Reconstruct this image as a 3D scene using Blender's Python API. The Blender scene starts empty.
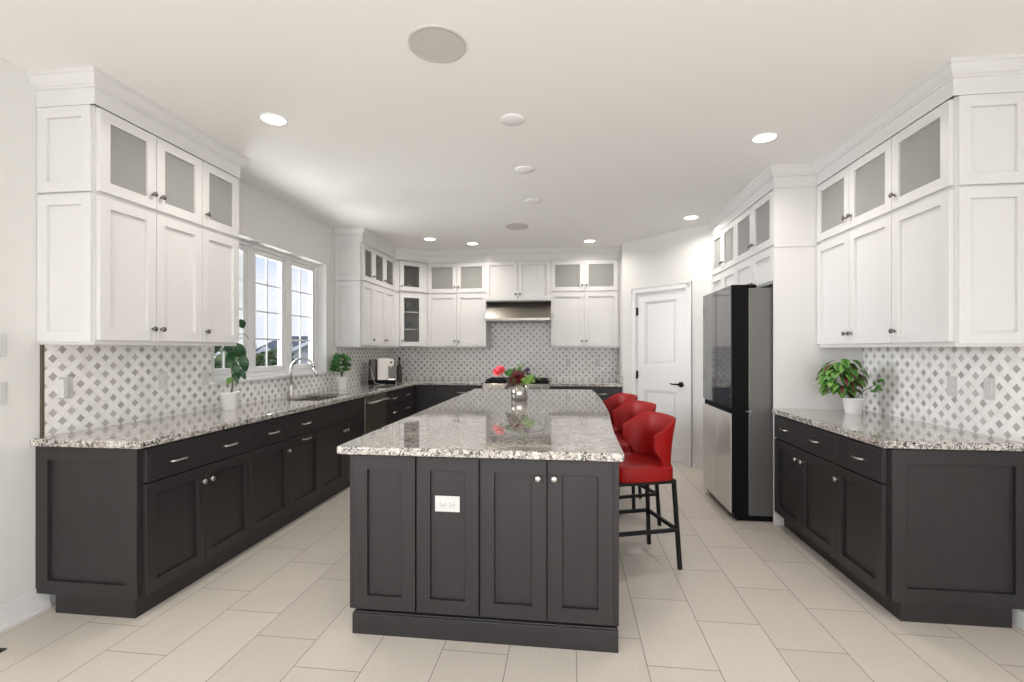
import bpy, bmesh, math, random
from mathutils import Vector, Matrix
R = math.radians
PI = math.pi
random.seed(7)
scn = bpy.context.scene
COL = scn.collection

# ------------------------------------------------------------------ camera
F_PX, YAW, SHIFT_PX, CAM_H = 475.67, 0.1204, 8.47, 1.3764
cam = bpy.data.cameras.new('camera')
cam_o = bpy.data.objects.new('camera', cam); COL.objects.link(cam_o)
cam.sensor_fit = 'HORIZONTAL'; cam.sensor_width = 36.0
cam.lens = F_PX / 1024 * 36.0
cam.shift_y = SHIFT_PX / 1024.0
cam.clip_start = 0.05; cam.clip_end = 400
cam_o.location = (0, 0, CAM_H)
cam_o.rotation_euler = (R(90), 0, YAW)
scn.camera = cam_o

# ------------------------------------------------------------------ colour management, world, sun, window portal, added fill lights
scn.view_settings.view_transform = 'Standard'
scn.view_settings.look = 'None'
scn.view_settings.gamma = 1.0
scn.view_settings.use_curve_mapping = False
scn.view_settings.exposure = 0.0
scn.cycles.max_bounces = 10
scn.cycles.diffuse_bounces = 6
scn.cycles.glossy_bounces = 4
scn.cycles.transparent_max_bounces = 12
scn.cycles.sample_clamp_indirect = 6.0
scn.cycles.caustics_reflective = False
scn.cycles.caustics_refractive = False

world = bpy.data.worlds.new('sky'); scn.world = world
world.use_nodes = True
wn, wl = world.node_tree.nodes, world.node_tree.links
wn.clear()
w_out = wn.new('ShaderNodeOutputWorld'); w_bg = wn.new('ShaderNodeBackground')
w_tc = wn.new('ShaderNodeTexCoord'); w_sep = wn.new('ShaderNodeSeparateXYZ')
w_ramp = wn.new('ShaderNodeValToRGB')
w_ramp.color_ramp.elements[0].position = 0.0; w_ramp.color_ramp.elements[0].color = (0.80, 0.85, 0.90, 1)
w_ramp.color_ramp.elements[1].position = 0.35; w_ramp.color_ramp.elements[1].color = (0.24, 0.44, 0.88, 1)
w_map = wn.new('ShaderNodeMapping'); w_map.inputs['Scale'].default_value = (1.0, 1.0, 3.2)
w_noise = wn.new('ShaderNodeTexNoise'); w_noise.inputs['Scale'].default_value = 3.0
w_noise.inputs['Detail'].default_value = 7; w_noise.inputs['Roughness'].default_value = 0.55
w_cr = wn.new('ShaderNodeValToRGB')
w_cr.color_ramp.elements[0].position = 0.42; w_cr.color_ramp.elements[0].color = (0, 0, 0, 1)
w_cr.color_ramp.elements[1].position = 0.66; w_cr.color_ramp.elements[1].color = (1, 1, 1, 1)
w_mix = wn.new('ShaderNodeMixRGB'); w_mix.inputs['Color2'].default_value = (0.93, 0.94, 0.97, 1)
wl.new(w_tc.outputs['Generated'], w_sep.inputs[0]); wl.new(w_sep.outputs['Z'], w_ramp.inputs[0])
wl.new(w_tc.outputs['Generated'], w_map.inputs[0]); wl.new(w_map.outputs[0], w_noise.inputs['Vector'])
wl.new(w_noise.outputs[0], w_cr.inputs[0]); wl.new(w_cr.outputs[0], w_mix.inputs['Fac'])
wl.new(w_ramp.outputs[0], w_mix.inputs['Color1']); wl.new(w_mix.outputs[0], w_bg.inputs['Color'])
w_bg.inputs['Strength'].default_value = 1.15
wl.new(w_bg.outputs[0], w_out.inputs[0])

sun = bpy.data.lights.new('sun', 'SUN'); sun.energy = 1.6; sun.angle = R(3); sun.color = (1, .95, .88)
sun_o = bpy.data.objects.new('sun', sun); COL.objects.link(sun_o)
sun_o.rotation_euler = (R(-8), R(48), 0)          # comes over the roof from the right, lights the houses

def area(name, loc, rot, sx, sy, power, col, shape='RECTANGLE'):
    l = bpy.data.lights.new(name, 'AREA'); l.shape = shape; l.size = sx
    if shape == 'RECTANGLE': l.size_y = sy
    l.energy = power; l.color = col
    if shape == 'DISK': l.spread = R(152)
    o = bpy.data.objects.new(name, l); COL.objects.link(o); o.location = loc; o.rotation_euler = rot
    return o
# added fill lights behind the camera, set in unseen openings in place of daylight
XSIDE_L, XSIDE_R = -2.80, 2.275
FILL_COL = (0.97, 0.985, 1.0)
area('fill_rear', (-1.45, -3.08, 1.35), (R(90), 0, 0), 2.2, 2.1, 30, FILL_COL)
area('fill_rear', (1.15, -3.08, 1.35), (R(90), 0, 0), 2.0, 2.1, 28, FILL_COL)
# added side fills behind the camera, to brighten the cabinet fronts opposite
area('fill_side', (XSIDE_R, -1.35, 1.45), (R(90), 0, R(90)), 1.9, 1.7, 46, FILL_COL)
area('fill_side', (XSIDE_L, -1.35, 1.45), (R(90), 0, R(-90)), 1.9, 1.7, 46, FILL_COL)
# daylight through the kitchen window on the left
portal = area('window_portal', (-3.02, 4.3, 1.75), (R(90), 0, R(-90)), 1.7, 1.15, 1, (1, 1, 1))
portal.data.cycles.is_portal = True
LAMP_W = 6.6
# added fills outside the window, out of view: one level, one from below
area('fill_outside', (-6.2, 4.1, 2.2), (0, R(-86), 0), 2.6, 2.2, 720, (.95, .97, 1.0))
area('fill_outside_low', (-4.4, 4.3, .1), (0, R(-140), 0), 1.6, 2.4, 170, (1, .99, .95))
# two added point lights behind the camera, no fixture: brighten ceiling and walls alike
for px, py in ((-.8, -1.8), (.8, -1.8)):
    pl_ = bpy.data.lights.new('fill_point', 'POINT'); pl_.energy = 47; pl_.shadow_soft_size = .22; pl_.color = (1, .985, .965)
    po = bpy.data.objects.new('fill_point', pl_); COL.objects.link(po); po.location = (px, py, 1.6)

# ------------------------------------------------------------------ key dimensions
XL, XR, YB, ZC = -2.77, 2.245, 7.20, 2.806
ZB, ZD, ZT = 1.402, 2.19, 2.646          # wall-cabinet bottom, division, top
CT0, CT1 = 0.876, 0.915                  # worktop bottom and top
Y_REAR = -3.1

# ------------------------------------------------------------------ materials
def new_mat(name):
    m = bpy.data.materials.new(name); m.use_nodes = True
    nt = m.node_tree; b = nt.nodes['Principled BSDF']
    return m, nt, b
def simple(name, col, rough=0.5, metal=0.0, spec=0.5, bump=0.0, bscale=60, coat=0.0):
    m, nt, b = new_mat(name)
    b.inputs['Base Color'].default_value = (*col, 1); b.inputs['Roughness'].default_value = rough
    b.inputs['Metallic'].default_value = metal; b.inputs['Specular IOR Level'].default_value = spec
    b.inputs['Coat Weight'].default_value = coat
    n = nt.nodes.new('ShaderNodeTexNoise'); n.inputs['Scale'].default_value = bscale
    n.inputs['Detail'].default_value = 3
    tc = nt.nodes.new('ShaderNodeTexCoord'); nt.links.new(tc.outputs['Object'], n.inputs['Vector'])
    # slight procedural tone variation
    mix = nt.nodes.new('ShaderNodeMixRGB'); mix.blend_type = 'MULTIPLY'
    mix.inputs['Fac'].default_value = 0.06
    mix.inputs['Color1'].default_value = (*col, 1)
    nt.links.new(n.outputs[0], mix.inputs['Color2']); nt.links.new(mix.outputs[0], b.inputs['Base Color'])
    if bump > 0:
        bp = nt.nodes.new('ShaderNodeBump'); bp.inputs['Strength'].default_value = bump
        bp.inputs['Distance'].default_value = 0.002
        nt.links.new(n.outputs[0], bp.inputs['Height']); nt.links.new(bp.outputs[0], b.inputs['Normal'])
    return m
def math_node(nt, op, a=None, b=None, c=None):
    n = nt.nodes.new('ShaderNodeMath'); n.operation = op
    for i, v in enumerate((a, b, c)):
        if v is None: continue
        if isinstance(v, (int, float)): n.inputs[i].default_value = v
        else: nt.links.new(v, n.inputs[i])
    return n.outputs[0]

M = {}
M['wall'] = simple('wall_paint', (.74, .73, .708), .75, bump=.05, bscale=240)
M['ceiling'] = simple('ceiling_paint', (.88, .872, .85), .85, bump=.03, bscale=200)
M['trimwhite'] = simple('trim_paint', (.77, .767, .765), .4)
M['white'] = simple('cabinet_white_paint', (.715, .705, .698), .38)
M['nickel'] = simple('brushed_nickel', (.62, .60, .57), .28, metal=1)
M['darknickel'] = simple('dark_nickel', (.22, .20, .19), .3, metal=1)
M['steel'] = simple('stainless_steel', (.40, .365, .32), .32, metal=1)
M['steelside'] = simple('grey_steel_side', (.16, .155, .15), .38, metal=.6)
M['fridgesteel'] = simple('fridge_lower_glass', (.60, .575, .535), .22, coat=.5)
M['chrome'] = simple('chrome', (.75, .75, .75), .08, metal=1)
M['black'] = simple('black_plastic', (.006, .006, .007), .55, spec=.08)
M['blackmetal'] = simple('black_metal', (.008, .008, .009), .45, spec=.25)
M['blackglass'] = simple('black_glass', (.035, .037, .045), .06, spec=.9, coat=.6)
M['red'] = simple('red_leather', (.30, .0045, .0045), .5, spec=.28, bump=.12, bscale=300)
M['ceramic'] = simple('white_ceramic', (.86, .85, .84), .3)
M['plate'] = simple('white_plastic', (.64, .635, .62), .35)
M['tileplate'] = simple('beige_plastic', (.72, .70, .68), .4)
M['soil'] = simple('soil', (.045, .03, .02), .9, bump=.5, bscale=120)
M['leaf'] = simple('leaf_green', (.045, .17, .03), .42, bscale=18)
M['leafdark'] = simple('leaf_dark', (.02, .075, .025), .4, bscale=18)
M['leaflight'] = simple('leaf_light', (.16, .30, .05), .45, bscale=18)
M['maroon'] = simple('leaf_maroon', (.12, .022, .03), .45)
M['stemgreen'] = simple('stem_green', (.10, .14, .05), .5)
M['pink'] = simple('rose_pink', (.85, .11, .14), .5)
M['palepink'] = simple('petal_pale', (.85, .42, .45), .5)
M['darkred'] = simple('dahlia_red', (.11, .008, .012), .5)
M['purple'] = simple('purple_bloom', (.045, .02, .07), .5)
M['silver'] = simple('silver_glass', (.46, .44, .40), .16, metal=1)
M['gasket'] = simple('brown_trim', (.10, .085, .06), .5)
M['grille'] = simple('speaker_grille', (.60, .57, .55), .8, bump=.6, bscale=900)
M['coverwhite'] = simple('cover_white', (.86, .855, .84), .5)
M['tan'] = simple('tan_ornament', (.70, .42, .25), .5)
M['brown'] = simple('dark_brown', (.05, .03, .025), .35)
M['cream'] = simple('cream_enamel', (.80, .77, .72), .3)
M['siding'] = simple('grey_siding', (.50, .50, .50), .8)
M['siding2'] = simple('beige_siding', (.62, .58, .52), .8)
M['roofgrey'] = simple('grey_shingles', (.13, .13, .15), .9, bump=.5, bscale=8)
M['housetrim'] = simple('house_trim', (.85, .85, .85), .6)
M['housewin'] = simple('house_window', (.10, .12, .15), .1)
M['tree'] = simple('tree_leaf', (.10, .16, .04), .7, bscale=2)
M['tree2'] = simple('tree_leaf_olive', (.19, .17, .06), .7, bscale=2)
M['bark'] = simple('bark', (.12, .08, .05), .9)
M['grass'] = simple('grass_lawn', (.12, .18, .06), .9, bscale=3)

def glass_mat(name, tint=(.96, .97, .97), refl=.07):
    m = bpy.data.materials.new(name); m.use_nodes = True; nt = m.node_tree; nt.nodes.clear()
    o = nt.nodes.new('ShaderNodeOutputMaterial'); t = nt.nodes.new('ShaderNodeBsdfTransparent')
    g = nt.nodes.new('ShaderNodeBsdfGlossy'); mx = nt.nodes.new('ShaderNodeMixShader')
    t.inputs[0].default_value = (*tint, 1); g.inputs['Roughness'].default_value = .02
    lw = nt.nodes.new('ShaderNodeLayerWeight'); lw.inputs[0].default_value = .5
    s = math_node(nt, 'ADD', math_node(nt, 'MULTIPLY', math_node(nt, 'POWER', lw.outputs['Facing'], 5), .6), refl)
    nt.links.new(s, mx.inputs[0]); nt.links.new(t.outputs[0], mx.inputs[1]); nt.links.new(g.outputs[0], mx.inputs[2])
    nt.links.new(mx.outputs[0], o.inputs[0]); return m
M['glass'] = glass_mat('window_glass', (.99, .99, 1.0), .03)
M['clearglass'] = glass_mat('clear_cabinet_glass', (.86, .86, .84), .07)
def frosted():
    m = glass_mat('frosted_cabinet_glass', (.88, .88, .86), .12); nt = m.node_tree
    o = next(n for n in nt.nodes if n.type == 'OUTPUT_MATERIAL'); base = o.inputs[0].links[0].from_socket
    d = nt.nodes.new('ShaderNodeBsdfDiffuse'); d.inputs[0].default_value = (.60, .595, .575, 1)
    mx = nt.nodes.new('ShaderNodeMixShader'); mx.inputs[0].default_value = .35
    nt.links.new(base, mx.inputs[1]); nt.links.new(d.outputs[0], mx.inputs[2]); nt.links.new(mx.outputs[0], o.inputs[0]); return m
M['cabglass'] = frosted()
M['stemware'] = glass_mat('drinking_glass', (.80, .80, .80), .16)

def emit_mat(name, col, s):
    m = bpy.data.materials.new(name); m.use_nodes = True; nt = m.node_tree; nt.nodes.clear()
    o = nt.nodes.new('ShaderNodeOutputMaterial'); e = nt.nodes.new('ShaderNodeEmission')
    e.inputs[0].default_value = (*col, 1); e.inputs[1].default_value = s
    nt.links.new(e.outputs[0], o.inputs[0]); return m
M['lens'] = emit_mat('lamp_lens', (1, .93, .84), 6.0)

def make_stain():
    m, nt, b = new_mat('charcoal_stain')
    tc = nt.nodes.new('ShaderNodeTexCoord'); mp = nt.nodes.new('ShaderNodeMapping')
    mp.inputs['Scale'].default_value = (70, 70, 3.0)
    n = nt.nodes.new('ShaderNodeTexNoise'); n.inputs['Scale'].default_value = 1.0; n.inputs['Detail'].default_value = 6
    nt.links.new(tc.outputs['Object'], mp.inputs[0]); nt.links.new(mp.outputs[0], n.inputs['Vector'])
    n2 = nt.nodes.new('ShaderNodeTexNoise'); n2.inputs['Scale'].default_value = 3.0
    nt.links.new(tc.outputs['Object'], n2.inputs['Vector'])
    r = nt.nodes.new('ShaderNodeValToRGB')
    r.color_ramp.elements[0].position = .3; r.color_ramp.elements[0].color = (.0195, .0172, .0182, 1)
    r.color_ramp.elements[1].position = .7; r.color_ramp.elements[1].color = (.0280, .0246, .0258, 1)
    av = math_node(nt, 'ADD', math_node(nt, 'MULTIPLY', n.outputs[0], .65), math_node(nt, 'MULTIPLY', n2.outputs[0], .35))
    nt.links.new(av, r.inputs[0]); nt.links.new(r.outputs[0], b.inputs['Base Color'])
    b.inputs['Roughness'].default_value = .42; b.inputs['Specular IOR Level'].default_value = .45
    bp = nt.nodes.new('ShaderNodeBump'); bp.inputs['Strength'].default_value = .08; bp.inputs['Distance'].default_value = .001
    nt.links.new(n.outputs[0], bp.inputs['Height']); nt.links.new(bp.outputs[0], b.inputs['Normal'])
    return m
M['dark'] = make_stain()

def make_granite():
    m, nt, b = new_mat('speckled_granite')
    tc = nt.nodes.new('ShaderNodeTexCoord')
    v = nt.nodes.new('ShaderNodeTexVoronoi'); v.inputs['Scale'].default_value = 105
    nz = nt.nodes.new('ShaderNodeTexNoise'); nz.inputs['Scale'].default_value = 60; nz.inputs['Detail'].default_value = 4
    mixv = nt.nodes.new('ShaderNodeMixRGB'); mixv.inputs['Fac'].default_value = .06
    nt.links.new(tc.outputs['Object'], nz.inputs['Vector'])
    nt.links.new(tc.outputs['Object'], mixv.inputs['Color1']); nt.links.new(nz.outputs['Color'], mixv.inputs['Color2'])
    nt.links.new(mixv.outputs[0], v.inputs['Vector'])
    sep = nt.nodes.new('ShaderNodeSeparateColor'); nt.links.new(v.outputs['Color'], sep.inputs[0])
    r = nt.nodes.new('ShaderNodeValToRGB'); r.color_ramp.interpolation = 'CONSTANT'
    e = r.color_ramp.elements
    e[0].position = 0; e[0].color = (.022, .022, .024, 1)
    e[1].position = .15; e[1].color = (.19, .18, .17, 1)
    for p, c in ((.30, (.37, .335, .30, 1)), (.45, (.59, .56, .52, 1)), (.72, (.70, .68, .65, 1)), (.92, (.45, .39, .335, 1))):
        k = e.new(p); k.color = c
    nt.links.new(sep.outputs[0], r.inputs[0])
    # broad cloudiness
    n2 = nt.nodes.new('ShaderNodeTexNoise'); n2.inputs['Scale'].default_value = 9; n2.inputs['Detail'].default_value = 4
    nt.links.new(tc.outputs['Object'], n2.inputs['Vector'])
    r2 = nt.nodes.new('ShaderNodeValToRGB')
    r2.color_ramp.elements[0].position = .3; r2.color_ramp.elements[0].color = (.80, .79, .775, 1)
    r2.color_ramp.elements[1].position = .7; r2.color_ramp.elements[1].color = (1, 1, 1, 1)
    nt.links.new(n2.outputs[0], r2.inputs[0])
    mu = nt.nodes.new('ShaderNodeMixRGB'); mu.blend_type = 'MULTIPLY'; mu.inputs['Fac'].default_value = 1
    nt.links.new(r.outputs[0], mu.inputs['Color1']); nt.links.new(r2.outputs[0], mu.inputs['Color2'])
    nt.links.new(mu.outputs[0], b.inputs['Base Color'])
    b.inputs['Roughness'].default_value = .04; b.inputs['Specular IOR Level'].default_value = .8
    b.inputs['Coat Weight'].default_value = .5; b.inputs['Coat Roughness'].default_value = .04; b.inputs['Coat IOR'].default_value = 1.6
    return m
M['granite'] = make_granite()

def make_tile(name, axis, tint=(1, 1, 1)):
    m, nt, b = new_mat(name)
    tc = nt.nodes.new('ShaderNodeTexCoord'); sep = nt.nodes.new('ShaderNodeSeparateXYZ')
    nt.links.new(tc.outputs['Object'], sep.inputs[0])
    a = sep.outputs[axis]; z = sep.outputs['Z']
    P = .0975
    a = math_node(nt, 'DIVIDE', a, P); z = math_node(nt, 'DIVIDE', math_node(nt, 'SUBTRACT', z, .937), P)
    p = math_node(nt, 'ADD', a, z); q = math_node(nt, 'SUBTRACT', a, z)
    def cell(s):
        f = math_node(nt, 'FRACT', math_node(nt, 'ADD', s, .5))
        return math_node(nt, 'ABSOLUTE', math_node(nt, 'SUBTRACT', f, .5)), math_node(nt, 'FLOOR', math_node(nt, 'ADD', s, .5))
    ap, ip = cell(p); aq, iq = cell(q)
    mx = math_node(nt, 'MAXIMUM', ap, aq)
    dia = math_node(nt, 'LESS_THAN', mx, .235)
    # grout: ring round the diamond, lines between the lattice strips
    ring = math_node(nt, 'LESS_THAN', math_node(nt, 'ABSOLUTE', math_node(nt, 'SUBTRACT', mx, .245)), .012)
    cross = math_node(nt, 'LESS_THAN', math_node(nt, 'ABSOLUTE', math_node(nt, 'SUBTRACT', math_node(nt, 'MINIMUM', ap, aq), .245)), .008)
    cross = math_node(nt, 'MULTIPLY', cross, math_node(nt, 'GREATER_THAN', mx, .24))
    grout = math_node(nt, 'MAXIMUM', ring, cross)
    cv = nt.nodes.new('ShaderNodeCombineXYZ'); nt.links.new(ip, cv.inputs[0]); nt.links.new(iq, cv.inputs[1])
    wn_ = nt.nodes.new('ShaderNodeTexWhiteNoise'); wn_.noise_dimensions = '2D'; nt.links.new(cv.outputs[0], wn_.inputs['Vector'])
    nz = nt.nodes.new('ShaderNodeTexNoise'); nz.inputs['Scale'].default_value = 55; nz.inputs['Detail'].default_value = 5
    nt.links.new(tc.outputs['Object'], nz.inputs['Vector'])
    gv = math_node(nt, 'ADD', math_node(nt, 'MULTIPLY', wn_.outputs['Value'], .45), math_node(nt, 'MULTIPLY', nz.outputs[0], .55))
    rg = nt.nodes.new('ShaderNodeValToRGB')
    rg.color_ramp.elements[0].position = .25; rg.color_ramp.elements[0].color = (.37, .35, .335, 1)
    rg.color_ramp.elements[1].position = .75; rg.color_ramp.elements[1].color = (.57, .55, .535, 1)
    nt.links.new(gv, rg.inputs[0])
    nw = nt.nodes.new('ShaderNodeTexNoise'); nw.inputs['Scale'].default_value = 14; nw.inputs['Detail'].default_value = 6
    nt.links.new(tc.outputs['Object'], nw.inputs['Vector'])
    rw = nt.nodes.new('ShaderNodeValToRGB')
    rw.color_ramp.elements[0].position = .35; rw.color_ramp.elements[0].color = (.80 * tint[0], .785 * tint[1], .765 * tint[2], 1)
    rw.color_ramp.elements[1].position = .6; rw.color_ramp.elements[1].color = (.90 * tint[0], .89 * tint[1], .875 * tint[2], 1)
    nt.links.new(nw.outputs[0], rw.inputs[0])
    m1 = nt.nodes.new('ShaderNodeMixRGB'); nt.links.new(dia, m1.inputs['Fac'])
    nt.links.new(rw.outputs[0], m1.inputs['Color1']); nt.links.new(rg.outputs[0], m1.inputs['Color2'])
    m2 = nt.nodes.new('ShaderNodeMixRGB'); nt.links.new(math_node(nt, 'MULTIPLY', grout, .55), m2.inputs['Fac'])
    nt.links.new(m1.outputs[0], m2.inputs['Color1']); m2.inputs['Color2'].default_value = (.58, .56, .54, 1)
    nt.links.new(m2.outputs[0], b.inputs['Base Color'])
    b.inputs['Roughness'].default_value = .28
    return m
M['tileY'] = make_tile('diamond_mosaic_side', 'Y')
M['tileX'] = make_tile('diamond_mosaic_back', 'X')

def make_floor():
    m, nt, b = new_mat('porcelain_floor')
    tc = nt.nodes.new('ShaderNodeTexCoord'); sep = nt.nodes.new('ShaderNodeSeparateXYZ')
    nt.links.new(tc.outputs['Object'], sep.inputs[0])
    W, L = .305, .572
    sx = math_node(nt, 'DIVIDE', math_node(nt, 'SUBTRACT', sep.outputs['X'], .335), W)
    col = math_node(nt, 'FLOOR', sx)
    sy = math_node(nt, 'DIVIDE', math_node(nt, 'ADD', math_node(nt, 'SUBTRACT', sep.outputs['Y'], 2.127), math_node(nt, 'MULTIPLY', col, L / 3)), L)
    row = math_node(nt, 'FLOOR', sy)
    fx = math_node(nt, 'FRACT', sx); fy = math_node(nt, 'FRACT', sy)
    dx = math_node(nt, 'MULTIPLY', math_node(nt, 'MINIMUM', fx, math_node(nt, 'SUBTRACT', 1, fx)), W)
    dy = math_node(nt, 'MULTIPLY', math_node(nt, 'MINIMUM', fy, math_node(nt, 'SUBTRACT', 1, fy)), L)
    d = math_node(nt, 'MINIMUM', dx, dy)
    gm = math_node(nt, 'LESS_THAN', d, .0019)
    cv = nt.nodes.new('ShaderNodeCombineXYZ'); nt.links.new(col, cv.inputs[0]); nt.links.new(row, cv.inputs[1])
    wn_ = nt.nodes.new('ShaderNodeTexWhiteNoise'); wn_.noise_dimensions = '2D'; nt.links.new(cv.outputs[0], wn_.inputs['Vector'])
    mp = nt.nodes.new('ShaderNodeMapping'); mp.inputs['Scale'].default_value = (90, 2.5, 1)
    nt.links.new(tc.outputs['Object'], mp.inputs[0])
    n = nt.nodes.new('ShaderNodeTexNoise'); n.inputs['Scale'].default_value = 1.6; n.inputs['Detail'].default_value = 6
    nt.links.new(mp.outputs[0], n.inputs['Vector'])
    n2 = nt.nodes.new('ShaderNodeTexNoise'); n2.inputs['Scale'].default_value = 4; nt.links.new(tc.outputs['Object'], n2.inputs['Vector'])
    t = math_node(nt, 'ADD', math_node(nt, 'ADD', math_node(nt, 'MULTIPLY', n.outputs[0], .5), math_node(nt, 'MULTIPLY', wn_.outputs['Value'], .3)), math_node(nt, 'MULTIPLY', n2.outputs[0], .2))
    r = nt.nodes.new('ShaderNodeValToRGB')
    r.color_ramp.elements[0].position = .2; r.color_ramp.elements[0].color = (.56, .51, .455, 1)
    r.color_ramp.elements[1].position = .8; r.color_ramp.elements[1].color = (.67, .62, .56, 1)
    nt.links.new(t, r.inputs[0])
    mx = nt.nodes.new('ShaderNodeMixRGB'); nt.links.new(gm, mx.inputs['Fac'])
    nt.links.new(r.outputs[0], mx.inputs['Color1']); mx.inputs['Color2'].default_value = (.235, .20, .165, 1)
    nt.links.new(mx.outputs[0], b.inputs['Base Color'])
    b.inputs['Roughness'].default_value = .42; b.inputs['Specular IOR Level'].default_value = .35
    bp = nt.nodes.new('ShaderNodeBump'); bp.inputs['Strength'].default_value = .4; bp.inputs['Distance'].default_value = .002
    nt.links.new(math_node(nt, 'SUBTRACT', 1, gm), bp.inputs['Height']); nt.links.new(bp.outputs[0], b.inputs['Normal'])
    return m
M['floor'] = make_floor()

# ------------------------------------------------------------------ mesh helpers
class MB:
    """collects pieces; build() links them as one mesh object"""
    def __init__(s): s.v = []; s.f = []; s.m = []; s.sm = []
    def add(s, vs, fs, mi=0, smooth=False, T=None):
        o = len(s.v)
        if T is not None: vs = [T @ Vector(p) for p in vs]
        s.v += [tuple(p) for p in vs]
        for f in fs:
            s.f.append(tuple(i + o for i in f)); s.m.append(mi); s.sm.append(smooth)
        return s
    def box(s, x0, x1, y0, y1, z0, z1, mi=0, T=None):
        if x0 > x1: x0, x1 = x1, x0
        if y0 > y1: y0, y1 = y1, y0
        if z0 > z1: z0, z1 = z1, z0
        vs = [(x0,y0,z0),(x1,y0,z0),(x1,y1,z0),(x0,y1,z0),(x0,y0,z1),(x1,y0,z1),(x1,y1,z1),(x0,y1,z1)]
        return s.add(vs, [(3,2,1,0),(4,5,6,7),(0,1,5,4),(1,2,6,5),(2,3,7,6),(3,0,4,7)], mi, False, T)
    def rbox(s, x0, x1, y0, y1, z0, z1, r, mi=0, T=None, seg=5):
        """box with rounded vertical edges"""
        pts = []
        for cx, cy, a0 in ((x1-r, y1-r, 0), (x0+r, y1-r, 90), (x0+r, y0+r, 180), (x1-r, y0+r, 270)):
            for k in range(seg+1):
                a = R(a0 + 90*k/seg); pts.append((cx + r*math.cos(a), cy + r*math.sin(a)))
        return s.prism(pts, z0, z1, mi, T)
    def prism(s, pts, z0, z1, mi=0, T=None):
        n = len(pts); vs = [(x, y, z0) for x, y in pts] + [(x, y, z1) for x, y in pts]
        fs = [tuple(range(n-1, -1, -1)), tuple(range(n, 2*n))] + [(i, (i+1) % n, n+(i+1) % n, n+i) for i in range(n)]
        return s.add(vs, fs, mi, False, T)
    def lathe(s, prof, seg=24, mi=0, T=None, smooth=True, cap0=True, cap1=True):
        """profile [(r,z)] about z"""
        vs = []; fs = []; n = len(prof)
        for r, z in prof:
            for k in range(seg):
                a = 2*PI*k/seg; vs.append((r*math.cos(a), r*math.sin(a), z))
        for i in range(n-1):
            for k in range(seg):
                k2 = (k+1) % seg; fs.append((i*seg+k, i*seg+k2, (i+1)*seg+k2, (i+1)*seg+k))
        if cap0: fs.append(tuple(range(seg-1, -1, -1)))
        if cap1: fs.append(tuple((n-1)*seg+k for k in range(seg)))
        return s.add(vs, fs, mi, smooth, T)
    def tube(s, path, r, seg=10, mi=0, T=None, caps=True):
        """round tube along a path; r number or list"""
        P = [Vector(p) for p in path]; n = len(P)
        rs = r if isinstance(r, (list, tuple)) else [r]*n
        up = None; vs = []; fs = []
        for i in range(n):
            t = (P[min(i+1, n-1)] - P[max(i-1, 0)]).normalized()
            if up is None:
                up = Vector((0,0,1)) if abs(t.z) < .9 else Vector((1,0,0))
            a = t.cross(up)
            if a.length < 1e-6: a = t.orthogonal()
            a.normalize(); b = a.cross(t).normalized(); up = b
            for k in range(seg):
                c = 2*PI*k/seg; vs.append(P[i] + a*(rs[i]*math.cos(c)) + b*(rs[i]*math.sin(c)))
        for i in range(n-1):
            for k in range(seg):
                k2 = (k+1) % seg; fs.append((i*seg+k, (i+1)*seg+k, (i+1)*seg+k2, i*seg+k2))
        if caps:
            fs.append(tuple(range(seg))); fs.append(tuple((n-1)*seg+k for k in range(seg-1, -1, -1)))
        return s.add(vs, fs, mi, True, T)
    def bar(s, a, b, w, h=None, mi=0):
        """square bar between two points"""
        h = h or w; a = Vector(a); b = Vector(b); t = (b-a).normalized()
        up = Vector((0,0,1)) if abs(t.z) < .95 else Vector((0,1,0))
        x = t.cross(up).normalized()*w/2; y = x.cross(t).normalized()*h/2
        vs = [a-x-y, a+x-y, a+x+y, a-x+y, b-x-y, b+x-y, b+x+y, b-x+y]
        return s.add(vs, [(3,2,1,0),(4,5,6,7),(0,1,5,4),(1,2,6,5),(2,3,7,6),(3,0,4,7)], mi)
    def sphere(s, c, r, seg=16, rings=10, mi=0, sc=(1,1,1), T=None):
        vs = []; fs = []
        for i in range(rings+1):
            th = PI*i/rings
            for k in range(seg):
                a = 2*PI*k/seg
                vs.append((c[0]+r*sc[0]*math.sin(th)*math.cos(a), c[1]+r*sc[1]*math.sin(th)*math.sin(a), c[2]-r*sc[2]*math.cos(th)))
        for i in range(rings):
            for k in range(seg):
                k2 = (k+1) % seg; fs.append((i*seg+k, i*seg+k2, (i+1)*seg+k2, (i+1)*seg+k))
        return s.add(vs, fs, mi, True, T)
    def grid(s, us, vs_, inc, w0, w1, to3, mi=0):
        """slab of cells with holes; shared vertices, only outer faces. to3(u,v,w)->xyz"""
        nu, nv = len(us), len(vs_); idx = {}; P = []; fs = []
        def vid(i, j, k):
            if (i, j, k) not in idx: idx[(i, j, k)] = len(P); P.append(to3(us[i], vs_[j], (w0, w1)[k]))
            return idx[(i, j, k)]
        ok = lambda i, j: 0 <= i < nu-1 and 0 <= j < nv-1 and inc(i, j)
        for i in range(nu-1):
            for j in range(nv-1):
                if not ok(i, j): continue
                fs.append((vid(i,j,1), vid(i+1,j,1), vid(i+1,j+1,1), vid(i,j+1,1)))
                fs.append((vid(i,j+1,0), vid(i+1,j+1,0), vid(i+1,j,0), vid(i,j,0)))
                if not ok(i, j-1): fs.append((vid(i,j,0), vid(i+1,j,0), vid(i+1,j,1), vid(i,j,1)))
                if not ok(i, j+1): fs.append((vid(i+1,j+1,0), vid(i,j+1,0), vid(i,j+1,1), vid(i+1,j+1,1)))
                if not ok(i-1, j): fs.append((vid(i,j+1,0), vid(i,j,0), vid(i,j,1), vid(i,j+1,1)))
                if not ok(i+1, j): fs.append((vid(i+1,j,0), vid(i+1,j+1,0), vid(i+1,j+1,1), vid(i+1,j,1)))
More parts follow.
